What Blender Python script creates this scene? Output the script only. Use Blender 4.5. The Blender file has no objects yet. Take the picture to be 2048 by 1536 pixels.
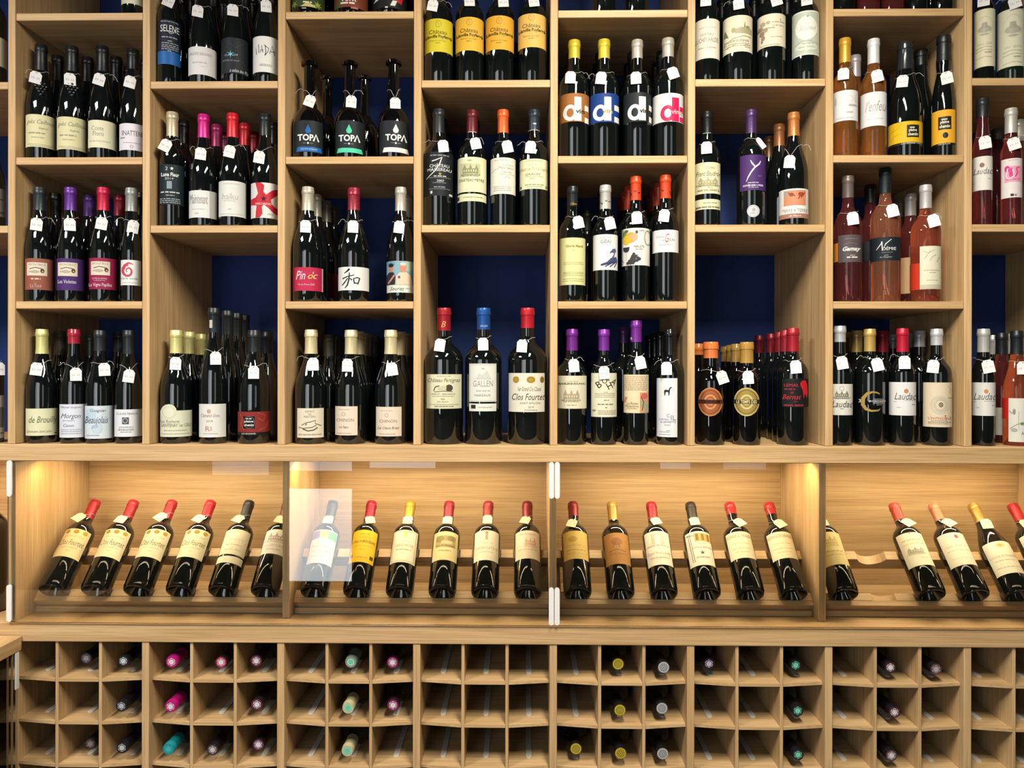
import bpy, bmesh, math, random
from mathutils import Matrix, Vector

random.seed(7)
SC = bpy.context.scene
COL = SC.collection

# ---------------------------------------------------------------- camera
F_PX, DIST, YAW, ROLL, PPX, PPY, EYE = 1510.0, 1.9858, 0.01434, 0.0014, 1022.7, 742.15, 1.55
cam_data = bpy.data.cameras.new('camera')
cam = bpy.data.objects.new('camera', cam_data)
COL.objects.link(cam)
cam_data.sensor_fit = 'HORIZONTAL'
cam_data.sensor_width = 36.0
cam_data.lens = F_PX / 2048.0 * 36.0
cam_data.shift_x = (1024.0 - PPX) / 2048.0
cam_data.shift_y = (PPY - 768.0) / 2048.0
cam.matrix_world = (Matrix.Translation((0, -DIST, EYE)) @ Matrix.Rotation(YAW, 4, 'Z')
                    @ Matrix.Rotation(math.pi / 2, 4, 'X') @ Matrix.Rotation(ROLL, 4, 'Z'))
SC.camera = cam

def at(px, py, Y):
    """photo pixel (2048x1536) -> world (X, Z) on the plane at depth Y behind the cabinet face"""
    u, v = px - PPX, py - PPY
    c, s = math.cos(ROLL), math.sin(ROLL)
    u, v = c * u + s * v, -s * u + c * v
    xr, yf, z = u / F_PX, 1.0, -v / F_PX
    c, s = math.cos(YAW), math.sin(YAW)
    x, y = c * xr - s * yf, s * xr + c * yf
    t = (Y + DIST) / y
    return t * x, EYE + t * z

# ---------------------------------------------------------------- world, exposure
SC.view_settings.view_transform = 'Standard'
SC.view_settings.look = 'None'
SC.view_settings.exposure = -0.42
SC.view_settings.gamma = 1.0
SC.view_settings.use_curve_mapping = False
SC.cycles.diffuse_bounces = 1
world = bpy.data.worlds.new('sky')
SC.world = world
world.use_nodes = True
world.node_tree.nodes['Background'].inputs[0].default_value = (0.80, 0.88, 1.0, 1)
world.node_tree.nodes['Background'].inputs[1].default_value = 0.4

def area(name, loc, rot, sx, sy, power, color):
    d = bpy.data.lights.new(name, 'AREA')
    d.shape = 'RECTANGLE'; d.size = sx; d.size_y = sy; d.energy = power; d.color = color
    o = bpy.data.objects.new(name, d); COL.objects.link(o)
    o.location = loc; o.rotation_euler = rot
    return o

# ---------------------------------------------------------------- daylight through the shop front (behind the viewer)
FRONT_Y = -3.1
DAY = (0.93, 0.97, 1.0)
#            x0     x1    z0    z1   power
WINDOWS = [(-2.08, -1.70, 0.85, 2.45, 5.5), (-1.56, -1.14, 0.88, 2.45, 11), (-1.02, -0.58, 0.90, 2.45, 11),
           (-1.56, -1.14, 0.14, 0.76, 7.5), (0.92, 1.12, 0.90, 2.45, 3.5), (1.34, 1.62, 0.90, 2.45, 3)]
for x0, x1, z0, z1, p in WINDOWS:
    area('daylight', ((x0 + x1) / 2, FRONT_Y + 0.03, (z0 + z1) / 2), (math.pi / 2, 0, 0), x1 - x0, z1 - z0, p, DAY)
# ceiling fitting with two long tubes in front of the shelves
LAMP_X, LAMP_Z = (0.30, 0.44), 2.86
for lx in LAMP_X:
    area('tube_light', (lx, -1.30, LAMP_Z), (0, 0, 0), 0.06, 1.1, 58, (1.0, 0.94, 0.80))
area('panel_light', (-1.70, -1.50, LAMP_Z), (0, 0, 0), 0.6, 0.6, 92, (1.0, 0.96, 0.91))

# ---------------------------------------------------------------- materials
def lin(h):
    if not isinstance(h, str):
        return tuple(h)
    h = h.lstrip('#')
    out = []
    for i in (0, 2, 4):
        c = int(h[i:i + 2], 16) / 255.0
        out.append(c / 12.92 if c <= 0.04045 else ((c + 0.055) / 1.055) ** 2.4)
    return tuple(out)

MATS = {}
def mat(kind, h='ffffff'):
    key = (kind, h)
    if key in MATS:
        return MATS[key]
    m = bpy.data.materials.new(kind + '_' + str(h)); m.use_nodes = True
    nt = m.node_tree; p = nt.nodes['Principled BSDF']
    c = lin(h)
    if kind == 'paper':
        c = tuple(q * 0.80 for q in c)      # printed hex values are as photographed; the paper itself reflects a little less
    elif kind == 'ink':
        c = tuple(q * 0.78 for q in c)
    p.inputs['Base Color'].default_value = (*c, 1)
    if kind == 'paper':
        p.inputs['Roughness'].default_value = 0.6
        p.inputs['Specular IOR Level'].default_value = 0.25
        n = nt.nodes.new('ShaderNodeTexNoise'); n.inputs['Scale'].default_value = 60
        mx = nt.nodes.new('ShaderNodeMix'); mx.data_type = 'RGBA'; mx.blend_type = 'MULTIPLY'
        mx.inputs[0].default_value = 0.10
        mx.inputs[6].default_value = (*c, 1)
        tc = nt.nodes.new('ShaderNodeTexCoord')
        nt.links.new(tc.outputs['Object'], n.inputs['Vector'])
        nt.links.new(n.outputs['Color'], mx.inputs[7])
        nt.links.new(mx.outputs[2], p.inputs['Base Color'])
    elif kind == 'ink':
        p.inputs['Roughness'].default_value = 0.5
        p.inputs['Specular IOR Level'].default_value = 0.25
    elif kind == 'foil':
        p.inputs['Roughness'].default_value = 0.38
        p.inputs['Metallic'].default_value = 0.35
        n = nt.nodes.new('ShaderNodeTexNoise'); n.inputs['Scale'].default_value = 220
        tc = nt.nodes.new('ShaderNodeTexCoord'); bp = nt.nodes.new('ShaderNodeBump')
        bp.inputs['Strength'].default_value = 0.12; bp.inputs['Distance'].default_value = 0.002
        nt.links.new(tc.outputs['Object'], n.inputs['Vector'])
        nt.links.new(n.outputs['Fac'], bp.inputs['Height'])
        nt.links.new(bp.outputs[0], p.inputs['Normal'])
    elif kind == 'wax':
        p.inputs['Roughness'].default_value = 0.2
    elif kind == 'darkglass':
        p.inputs['Roughness'].default_value = 0.035
        p.inputs['IOR'].default_value = 1.78
        p.inputs['Specular IOR Level'].default_value = 0.5
    elif kind == 'clearwine':
        p.inputs['Roughness'].default_value = 0.03
        p.inputs['IOR'].default_value = 1.36
        p.inputs['Transmission Weight'].default_value = 0.9
    elif kind == 'plastic':
        p.inputs['Roughness'].default_value = 0.35
    elif kind == 'paint':
        p.inputs['Roughness'].default_value = 0.75
        n = nt.nodes.new('ShaderNodeTexNoise'); n.inputs['Scale'].default_value = 35
        tc = nt.nodes.new('ShaderNodeTexCoord'); bp = nt.nodes.new('ShaderNodeBump')
        bp.inputs['Strength'].default_value = 0.08
        nt.links.new(tc.outputs['Object'], n.inputs['Vector'])
        nt.links.new(n.outputs['Fac'], bp.inputs['Height'])
        nt.links.new(bp.outputs[0], p.inputs['Normal'])
    elif kind == 'emit':
        p.inputs['Emission Color'].default_value = (*c, 1)
        p.inputs['Emission Strength'].default_value = 6.0
    elif kind == 'pane':
        nt.nodes.remove(p)
        out = nt.nodes['Material Output']
        tr = nt.nodes.new('ShaderNodeBsdfTransparent'); tr.inputs[0].default_value = (0.97, 0.985, 0.975, 1)
        gl = nt.nodes.new('ShaderNodeBsdfGlossy'); gl.inputs['Roughness'].default_value = 0.0
        fr = nt.nodes.new('ShaderNodeFresnel'); fr.inputs[0].default_value = 1.5
        mx = nt.nodes.new('ShaderNodeMixShader')
        nt.links.new(fr.outputs[0], mx.inputs[0]); nt.links.new(tr.outputs[0], mx.inputs[1])
        nt.links.new(gl.outputs[0], mx.inputs[2]); nt.links.new(mx.outputs[0], out.inputs[0])
    MATS[key] = m
    return m

def oak(axis):
    """oak veneer with the grain running along one axis"""
    key = ('oak', axis)
    if key in MATS:
        return MATS[key]
    m = bpy.data.materials.new('oak_grain_' + axis); m.use_nodes = True
    nt = m.node_tree; p = nt.nodes['Principled BSDF']; L = nt.links
    tc = nt.nodes.new('ShaderNodeTexCoord'); oi = nt.nodes.new('ShaderNodeObjectInfo')
    sc = nt.nodes.new('ShaderNodeVectorMath'); sc.operation = 'SCALE'; sc.inputs[0].default_value = (7.3, 3.1, 5.7)
    L.new(oi.outputs['Random'], sc.inputs['Scale'])
    ad = nt.nodes.new('ShaderNodeVectorMath'); ad.operation = 'ADD'
    L.new(tc.outputs['Object'], ad.inputs[0]); L.new(sc.outputs[0], ad.inputs[1])
    def grain(along, across, detail, dist):
        mp = nt.nodes.new('ShaderNodeMapping')
        s = [across, across, across]; s['xyz'.index(axis)] = along
        mp.inputs['Scale'].default_value = s
        L.new(ad.outputs[0], mp.inputs['Vector'])
        n = nt.nodes.new('ShaderNodeTexNoise')
        n.inputs['Scale'].default_value = 1.0; n.inputs['Detail'].default_value = detail
        n.inputs['Distortion'].default_value = dist
        L.new(mp.outputs[0], n.inputs['Vector'])
        return n
    n1 = grain(1.3, 34, 4, 1.2); n2 = grain(6, 420, 3, 0.2); n3 = grain(0.8, 7, 2, 0.4)
    r1 = nt.nodes.new('ShaderNodeValToRGB')
    r1.color_ramp.elements[0].position = 0.30; r1.color_ramp.elements[1].position = 0.66
    r1.color_ramp.elements[0].color = (*lin(OAK_DARK), 1); r1.color_ramp.elements[1].color = (*lin(OAK_LIGHT), 1)
    L.new(n1.outputs['Fac'], r1.inputs[0])
    r2 = nt.nodes.new('ShaderNodeValToRGB')
    r2.color_ramp.elements[0].position = 0.34; r2.color_ramp.elements[1].position = 0.55
    r2.color_ramp.elements[0].color = (0.70, 0.66, 0.62, 1); r2.color_ramp.elements[1].color = (1, 1, 1, 1)
    L.new(n2.outputs['Fac'], r2.inputs[0])
    m1 = nt.nodes.new('ShaderNodeMix'); m1.data_type = 'RGBA'; m1.blend_type = 'MULTIPLY'; m1.inputs[0].default_value = 0.75
    L.new(r1.outputs[0], m1.inputs[6]); L.new(r2.outputs[0], m1.inputs[7])
    r3 = nt.nodes.new('ShaderNodeValToRGB')
    r3.color_ramp.elements[0].color = (0.86, 0.83, 0.80, 1); r3.color_ramp.elements[1].color = (1, 1, 1, 1)
    L.new(n3.outputs['Fac'], r3.inputs[0])
    m2 = nt.nodes.new('ShaderNodeMix'); m2.data_type = 'RGBA'; m2.blend_type = 'MULTIPLY'; m2.inputs[0].default_value = 0.6
    L.new(m1.outputs[2], m2.inputs[6]); L.new(r3.outputs[0], m2.inputs[7])
    L.new(m2.outputs[2], p.inputs['Base Color'])
    p.inputs['Roughness'].default_value = 0.5
    p.inputs['Specular IOR Level'].default_value = 0.3
    bp = nt.nodes.new('ShaderNodeBump'); bp.inputs['Strength'].default_value = 0.10; bp.inputs['Distance'].default_value = 0.001
    L.new(n2.outputs['Fac'], bp.inputs['Height']); L.new(bp.outputs[0], p.inputs['Normal'])
    MATS[key] = m
    return m
OAK_DARK, OAK_LIGHT = 'c09b6b', 'd4b182'

# ---------------------------------------------------------------- object helpers
def link(name, me, parent=None):
    o = bpy.data.objects.new(name, me)
    COL.objects.link(o)
    if parent is not None:
        o.parent = parent
    return o

def tag(o, label, cat, group=None):
    o['label'] = label; o['category'] = cat
    if group:
        o['group'] = group
    return o

def empty(name, loc=(0, 0, 0)):
    o = bpy.data.objects.new(name, None); COL.objects.link(o); o.location = loc
    o.empty_display_size = 0.05
    return o

def bm_box(bm, x0, x1, y0, y1, z0, z1):
    v = [bm.verts.new(c) for c in ((x0, y0, z0), (x1, y0, z0), (x1, y1, z0), (x0, y1, z0),
                                   (x0, y0, z1), (x1, y0, z1), (x1, y1, z1), (x0, y1, z1))]
    for f in ((0, 3, 2, 1), (4, 5, 6, 7), (0, 1, 5, 4), (1, 2, 6, 5), (2, 3, 7, 6), (3, 0, 4, 7)):
        bm.faces.new([v[i] for i in f])

def mesh_of(bm, name, mats, smooth=False):
    bmesh.ops.recalc_face_normals(bm, faces=bm.faces)
    me = bpy.data.meshes.new(name); bm.to_mesh(me); bm.free()
    for m in mats:
        me.materials.append(m)
    if smooth:
        for p in me.polygons:
            p.use_smooth = True
    return me

def board(name, x0, x1, y0, y1, z0, z1, m, parent=None, bevel=0.0012):
    bm = bmesh.new(); bm_box(bm, x0, x1, y0, y1, z0, z1)
    if bevel:
        bmesh.ops.bevel(bm, geom=bm.edges[:], offset=bevel, segments=1, affect='EDGES')
    return link(name, mesh_of(bm, name, [m]), parent)

def prism(name, pts, x0, x1, m, parent=None, axis='x'):
    """polygon given in (y, z) extruded along x, or in (x, y) extruded along z when axis is 'z'"""
    bm = bmesh.new()
    if axis == 'x':
        a = [bm.verts.new((x0, y, z)) for y, z in pts]; b = [bm.verts.new((x1, y, z)) for y, z in pts]
    else:
        a = [bm.verts.new((x, y, x0)) for x, y in pts]; b = [bm.verts.new((x, y, x1)) for x, y in pts]
    n = len(pts)
    bm.faces.new(a); bm.faces.new(b[::-1])
    for i in range(n):
        bm.faces.new([a[i], a[(i + 1) % n], b[(i + 1) % n], b[i]])
    return link(name, mesh_of(bm, name, [m]), parent)

def structure(o):
    o['kind'] = 'structure'
    return o

# ---------------------------------------------------------------- the room
X0, PITCH, TH = -1.3667, 0.36, 0.0195           # first full upright, column pitch, board thickness
DEPTH = 0.405
ZA, ZB, ZC, ZD, ZE, ZF, ZG, ZH = [EYE + z for z in (0.9495, 0.767, 0.5663, 0.3848, 0.1835, -0.1957, -0.2401, -0.7190)]
SILL = EYE - 0.6690
RX0, RX1, CEIL = -2.6, 2.7, 2.92
NAVY, PLASTER, SCREED = mat('paint', '052a68'), mat('paint', '322e29'), mat('paint', '3c342e')
structure(board('wall_back', RX0, RX1, DEPTH, DEPTH + 0.12, 0, CEIL, NAVY, bevel=0))
structure(board('wall_left', RX0 - 0.1, RX0, FRONT_Y, DEPTH + 0.12, 0, CEIL, PLASTER, bevel=0))
structure(board('wall_right', RX1, RX1 + 0.1, FRONT_Y, DEPTH + 0.12, 0, CEIL, PLASTER, bevel=0))
structure(board('floor', RX0 - 0.1, RX1 + 0.1, FRONT_Y - 0.12, DEPTH + 0.12, -0.1, 0, SCREED, bevel=0))
structure(board('ceiling', RX0 - 0.1, RX1 + 0.1, FRONT_Y - 0.12, DEPTH + 0.12, CEIL, CEIL + 0.1, PLASTER, bevel=0))
# shop front with its window openings
bm = bmesh.new()
xs = sorted({RX0 - 0.1, RX1 + 0.1} | {w[0] for w in WINDOWS} | {w[1] for w in WINDOWS})
for a, b in zip(xs[:-1], xs[1:]):
    holes = sorted((w[2], w[3]) for w in WINDOWS if w[0] <= a + 1e-6 and w[1] >= b - 1e-6)
    z = 0.0
    for h0, h1 in holes + [(CEIL, CEIL)]:
        if h0 - z > 1e-4:
            bm_box(bm, a, b, FRONT_Y - 0.12, FRONT_Y, z, h0)
        z = h1
structure(link('wall_front', mesh_of(bm, 'wall_front', [PLASTER])))
for i, (x0, x1, z0, z1, p) in enumerate(WINDOWS):
    bm = bmesh.new()
    f = 0.03
    for q in ((x0, x0 + f, z0, z1), (x1 - f, x1, z0, z1), (x0 + f, x1 - f, z0, z0 + f), (x0 + f, x1 - f, z1 - f, z1)):
        bm_box(bm, q[0], q[1], FRONT_Y - 0.09, FRONT_Y - 0.03, q[2], q[3])
    w = structure(link('window_%d' % (i + 1), mesh_of(bm, 'window_frame', [mat('plastic', '3c3a38')])))
    board('window_pane', x0 + f, x1 - f, FRONT_Y - 0.063, FRONT_Y - 0.057, z0 + f, z1 - f, mat('pane'), w, bevel=0)

lamp = empty('ceiling_lamp', (0, 0, 0))
tag(lamp, 'long twin tube ceiling lamp in front of the wine shelves', 'lamp')
board('housing', LAMP_X[0] - 0.07, LAMP_X[1] + 0.07, -1.87, -0.73, LAMP_Z + 0.004, CEIL - 0.001, mat('plastic', 'e8e6e0'), lamp)

panel = empty('ceiling_panel')
tag(panel, 'square white ceiling light panel near the left wall', 'lamp')
board('housing', -2.03, -1.37, -1.83, -1.17, LAMP_Z + 0.004, CEIL - 0.001, mat('plastic', 'e8e6e0'), panel)

# ---------------------------------------------------------------- tall shelving
OX, OY, OZ = oak('x'), oak('y'), oak('z')
shelving = empty('wine_shelving', (0, 0, ZG))
shelving.location = (0, 0, 0)
tag(shelving, 'tall oak shelving of staggered open bays above the display cabinet', 'shelving')
TOP = 2.88
def ux(i):
    return X0 + PITCH * i
NCOL0, NCOL1 = -1, 9
for i in range(NCOL0, NCOL1 + 1):
    board('upright', ux(i), ux(i) + TH, 0, DEPTH - 0.002, ZF + 0.0005, TOP, OZ, shelving)
for c in range(NCOL0, NCOL1):
    odd = (c % 2 == 0)          # column 0 is the first full one: its shelves follow the outer pattern
    for z in ((ZA, ZC, ZE) if odd else (ZB, ZD)):
        board('shelf', ux(c) + TH + 0.0006, ux(c + 1) - 0.0006, 0.0025, DEPTH - 0.003, z - TH, z, OX, shelving)
board('top_board', ux(NCOL0), ux(NCOL1) + TH, 0, DEPTH - 0.002, TOP + 0.0005, TOP + 0.02, OX, shelving)

ledge = tag(board('ledge_board', ux(NCOL0), ux(NCOL1) + TH, -0.004, DEPTH - 0.002, ZG, ZF, OX, None, 0.002),
            'long thick oak ledge carrying the tall shelves above the glass display', 'ledge')

# ---------------------------------------------------------------- glass fronted display cabinet
display = tag(empty('display_cabinet'), 'oak display cabinet with glass doors holding reclining bottles under warm lamps', 'cabinet')
BACK = 0.345
board('back_panel', ux(NCOL0), ux(NCOL1) + TH, BACK, BACK + 0.02, SILL + 0.0005, ZG - 0.0005, OX, display)
for i in (-1, 0, 2, 4, 6, 8):
    board('divider', ux(i), ux(i) + TH, 0.044 if i not in (-1, 0) else 0.004, BACK - 0.0005, SILL + 0.0005, ZG - 0.0005, OZ, display)
GX = [at(16, 1000, -0.006)[0], at(1108.6, 1000, -0.006)[0], at(1108.6, 1000, -0.006)[0] + 1.442]
def hinge_strip(xc, z0, z1, parent):
    bm = bmesh.new()
    pts = []
    r = 0.0066
    for k in range(9):
        a = math.pi * k / 8
        pts.append((xc + r * math.cos(a), z1 - r + r * math.sin(a)))
    for k in range(9):
        a = math.pi + math.pi * k / 8
        pts.append((xc + r * math.cos(a), z0 + r + r * math.sin(a)))
    a = [bm.verts.new((x, -0.0135, z)) for x, z in pts]; b = [bm.verts.new((x, -0.0092, z)) for x, z in pts]
    bm.faces.new(a); bm.faces.new(b[::-1])
    for i in range(len(pts)):
        j = (i + 1) % len(pts)
        bm.faces.new([a[i], a[j], b[j], b[i]])
    o = link('hinge_strip', mesh_of(bm, 'hinge_strip', [mat('plastic', 'dfddd9')]), parent)
    o['label'] = 'white plastic hinge strip'
GZ0, GZ1 = at(1000, 1249, 0)[1], at(1000, 923.5, 0)[1]
for k in range(2):
    door = board('glass_door', GX[k] + 0.0008, GX[k + 1] - 0.0008, -0.009, -0.003 - 0.001, GZ0, GZ1, mat('pane'), display, bevel=0)
    for xc in ((GX[k] + 0.0075, GX[k + 1] - 0.0075) if True else ()):
        hinge_strip(xc, at(1100, 997, -0.01)[1], at(1100, 924, -0.01)[1], door)
        hinge_strip(xc, at(1100, 1250, -0.01)[1], at(1100, 1175, -0.01)[1], door)
# recessed warm lamps under the ledge
for px in (96, 603, 1606, 2110):
    x = at(px, 928, 0.05)[0]
    bm = bmesh.new()
    bmesh.ops.create_cone(bm, cap_ends=True, segments=20, radius1=0.028, radius2=0.028, depth=0.006)
    bmesh.ops.translate(bm, verts=bm.verts, vec=(x, 0.09, ZG - 0.0032))
    body = link('spot_lamp', mesh_of(bm, 'spot_lamp', [mat('plastic', 'd8d4cc')]), display)
    bm = bmesh.new()
    bmesh.ops.create_circle(bm, cap_ends=True, segments=20, radius=0.021)
    bmesh.ops.translate(bm, verts=bm.verts, vec=(x, 0.09, ZG - 0.0066))
    link('lamp_lens', mesh_of(bm, 'lamp_lens', [mat('emit', 'ffc873')]), body)
    area('spot_light', (x, 0.09, ZG - 0.010), (math.radians(16), 0, 0), 0.045, 0.045, 0.45, (1.0, 0.60, 0.20))

for r in range(-1, 5):
    x0, x1 = (ux(2 * r) + TH + .07, ux(2 * r + 2) - .07) if r >= 0 else (ux(-1) + TH + .05, ux(0) - .05)
    if x1 > ux(9):
        x1 = ux(9)
    strip = board('light_fill_strip', x0, x1, 0.233, 0.247, ZG - 0.006, ZG - 0.0005, mat('emit', 'ffd898'), display, bevel=0)
    area('strip_fill_light', ((x0 + x1) / 2, 0.24, ZG - 0.008), (math.radians(-24), 0, 0), x1 - x0, 0.012, 3.5 * (x1 - x0) / .7, (1.0, 0.83, 0.58))
    board('light_fill_strip', x0, x1, 0.066, 0.078, ZG - 0.005, ZG - 0.0005, mat('emit', 'ffd898'), display, bevel=0)  # added front strip, brightens the rails and sill in place of daylight
    area('strip_fill_light', ((x0 + x1) / 2, 0.072, ZG - 0.0065), (0, 0, 0), x1 - x0, 0.010, 3.0 * (x1 - x0) / .7, (1.0, 0.83, 0.58))

sill = tag(board('sill_board', ux(NCOL0), ux(NCOL1) + TH, -0.003, 0.40, ZH, SILL, OX, None, 0.002),
           'long oak sill board between the glass display and the pigeonholes', 'sill')

# bottle racks inside the display
AX = Vector((0, math.sin(math.radians(45)), math.sin(math.radians(45))))      # along a reclining bottle
NX = Vector((0, -AX.z, AX.y))                                               # towards its upper front
BASE_Y, BASE_Z = 0.068, EYE - 0.6065
SLOT = (2 * PITCH - TH) / 6.0
def rail(name, x0, centres, a0, a1, s_top, h, rad, parent, seg=10):
    """board standing across the bottles, its upper edge cut with round cradles"""
    x1 = x0 + 2 * PITCH - TH - 0.002
    prof = [(x0, -s_top)]
    for c in centres:
        half = math.sqrt(max(rad * rad - (rad - NOTCH) ** 2, 1e-6))
        for k in range(seg + 1):
            t = -1 + 2 * k / seg
            xx = half * t
            prof.append((c + xx, -s_top - (math.sqrt(rad * rad - xx * xx) - (rad - NOTCH))))
    prof += [(x1, -s_top), (x1, -s_top - h), (x0, -s_top - h)]
    bm = bmesh.new()
    rows = []
    for a in (a0, a1):
        rows.append([bm.verts.new(Vector((x, BASE_Y, BASE_Z)) + AX * a + NX * s) for x, s in prof])
    n = len(prof)
    bm.faces.new(rows[0]); bm.faces.new(rows[1][::-1])
    for i in range(n):
        j = (i + 1) % n
        bm.faces.new([rows[0][i], rows[0][j], rows[1][j], rows[1][i]])
    return link(name, mesh_of(bm, name, [OX]), parent)
RACK_NAMES = ['under the left end of the display', 'left of the middle hinges', 'right of the middle hinges', 'at the right end of the display']
for r in range(4):
    x0 = ux(2 * r) + TH + 0.001
    rack = tag(empty('bottle_rack'), 'slanted oak bottle rack with cut cradles, %s' % RACK_NAMES[r], 'rack', 'slanted bottle racks')
    cs = [x0 + SLOT * (i + 0.5) for i in range(6)]
    NOTCH = 0.0155
    rail('front_rail', x0, cs, 0.0005, 0.022, 0.025, 0.022, 0.043, rack)
    NOTCH = 1e-5
    rail('stop_strip', x0, [], -0.014, 0.0, 0.026, 0.024, 0.043, rack)
    NOTCH = 0.027
    rail('rear_rail', x0, cs, 0.120, 0.146, 0.0125, 0.050, 0.045, rack)
    board('base_board', x0, x0 + 2 * PITCH - TH - 0.002, 0.085, BACK - 0.002, SILL + 0.0006, SILL + 0.016, OX, rack)
    for xx in (x0 + 0.0005, x0 + 2 * PITCH - TH - 0.018):
        prism('end_block', [(0.112, SILL + 0.0166), (0.20, SILL + 0.0166), (0.225, EYE - 0.552), (0.205, EYE - 0.552), (0.122, EYE - 0.640)], xx, xx + 0.015, OY, rack)

# ---------------------------------------------------------------- pigeonholes below
holes = tag(empty('pigeonhole_cabinet'), 'oak pigeonhole cabinet of square cells for lying bottles under the sill', 'cabinet')
ROW_Z = [EYE - 0.8183, EYE - 0.9318, EYE - 1.0453, EYE - 1.1588]
TD, CELL = 0.0082, (PITCH - TH - 2 * 0.0082) / 3.0
GD = 0.345
board('back_panel', ux(-1), ux(9) + TH, GD + 0.001, GD + 0.015, 0.02, ZH - 0.001, OX, holes)
for i in range(-1, 10):
    board('upright', ux(i), ux(i) + TH, 0.0, GD, ROW_Z[-1] - TD, ZH - 0.0006, OZ, holes)
board('plinth', ux(-1), ux(9) + TH, 0.01, 0.03, 0.0, ROW_Z[-1] - TD - 0.001, OX, holes)
REST = bpy.data.materials.new('frosted_strip'); REST.use_nodes = True
pr = REST.node_tree.nodes['Principled BSDF']
pr.inputs['Base Color'].default_value = (*lin('cfc8bd'), 1); pr.inputs['Roughness'].default_value = 0.3
rest_mesh = None
def cell_x(c, k):
    return ux(c) + TH + k * (CELL + TD)
for c in range(0, 9):
    for k in (1, 2):
        x = cell_x(c, k) - TD
        zt = ZH - 0.0006
        board('divider', x, x + TD, 0.003, GD, ROW_Z[-1] - TD, zt, OZ, holes, 0.0006)
    for z in ROW_Z:
        for k in range(3):
            x0, x1 = cell_x(c, k) + 0.0003, cell_x(c, k) + CELL - 0.0003
            fa, fb = (0.017, 0.002) if k == 0 else (0.002, 0.002) if k == 1 else (0.002, 0.017)
            prism('cell_floor', [(x0, fa), (x1, fb), (x1, GD), (x0, GD)], z - 0.0078, z, OX, holes, 'z')
            bm = bmesh.new()
            w, y0, y1 = 0.0075, 0.052, 0.30
            xm = (x0 + x1) / 2
            pts = [(xm + w * math.cos(a), y0 + w + w * math.sin(a)) for a in [math.pi + math.pi * q / 6 for q in range(7)]] + [(xm + w, y1), (xm - w, y1)]
            bm.free()
            prism('rest_strip', pts, z + 0.0003, z + 0.0022, REST, holes, 'z')

# ---------------------------------------------------------------- counter wing at the left
wing = tag(empty('side_counter'), 'oak side counter with glass front meeting the shelves at the far left', 'counter')
wx = at(46, 1270, 0)[0]
wz = at(46, 1270, 0)[1]
board('counter_top', -2.2, wx, -0.42, -0.0045, wz - 0.037, wz, OY, wing, 0.0015)
board('glass_front', wx - 0.012, wx - 0.006, -0.40, -0.012, 0.25, wz - 0.038, mat('pane'), wing, 0)
board('plinth', -2.2, wx - 0.02, -0.40, -0.012, 0.0, 0.245, OY, wing)
board('back_panel', -1.72, -1.70, -0.39, -0.032, 0.25, wz - 0.039, OY, wing)
board('end_post', wx - 0.03, wx - 0.0125, -0.066, -0.012, 0.25, wz - 0.0385, OZ, wing)
board('end_panel', -1.69, wx - 0.031, -0.03, -0.006, 0.25, wz - 0.038, OZ, wing)
for z in (at(28, 1392, 0)[1], at(28, 1478, 0)[1]):
    board('shelf', -1.69, wx - 0.06, -0.38, -0.068, z - 0.012, z, OY, wing)
hz0, hz1 = at(42, 1372, 0)[1], at(42, 1300, 0)[1]
board('hinge_strip', wx - 0.0055, wx - 0.0015, -0.026, -0.012, hz0, hz1, mat('plastic', 'e4ddcf'), wing, 0.001)

# ---------------------------------------------------------------- bottles: shapes
def profile(kind, H, R, rn):
    base = [(0.0, 0.024), (R * 0.45, 0.019), (R * 0.72, 0.004), (R * 0.80, 0.0), (R * 0.93, 0.0), (R, 0.006)]
    if kind == 'bordeaux':
        mid = [(R, .60), (R * .985, .63), (R * .93, .655), (R * .83, .68), (R * .68, .703), (rn + (R - rn) * .30, .723), (rn + (R - rn) * .14, .742), (rn * 1.10, .765), (rn * 1.03, .80)]
    elif kind == 'burgundy':
        mid = [(R, .44), (R * .99, .48), (R * .955, .52), (R * .89, .565), (R * .79, .61), (R * .67, .655), (rn + (R - rn) * .30, .70), (rn + (R - rn) * .16, .74), (rn * 1.12, .78), (rn * 1.03, .83)]
    elif kind == 'champagne':
        mid = [(R, .42), (R * .985, .47), (R * .93, .53), (R * .84, .585), (R * .71, .645), (R * .58, .70), (rn * 1.18, .77), (rn * 1.06, .84)]
    else:   # tall necked ale bottle
        mid = [(R, .32), (R * .985, .37), (R * .93, .415), (R * .82, .46), (R * .66, .50), (R * .48, .53), (rn * 1.3, .565), (rn * 1.05, .60)]
    pts = base + [(r, z * H) for r, z in mid]
    if kind == 'ale':
        pts += [(rn, .94 * H), (rn * 1.5, .948 * H), (rn * 1.55, .972 * H), (rn * 1.05, .978 * H), (rn * 1.0, .992 * H), (rn * .6, H), (0, H)]
    else:
        pts += [(rn, H - .028), (rn, H - .021), (rn * 1.09, H - .0185), (rn * 1.09, H - .0090), (rn * 1.02, H - .008), (rn * 1.0, H - .002), (rn * .9, H), (0, H)]
    return pts

def r_at(pts, z):
    for (r0, z0), (r1, z1) in zip(pts[4:-1], pts[5:]):
        if z0 <= z <= z1 and z1 > z0:
            return r0 + (r1 - r0) * (z - z0) / (z1 - z0)
    return pts[5][0] if z < pts[5][1] else 0.012

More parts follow.
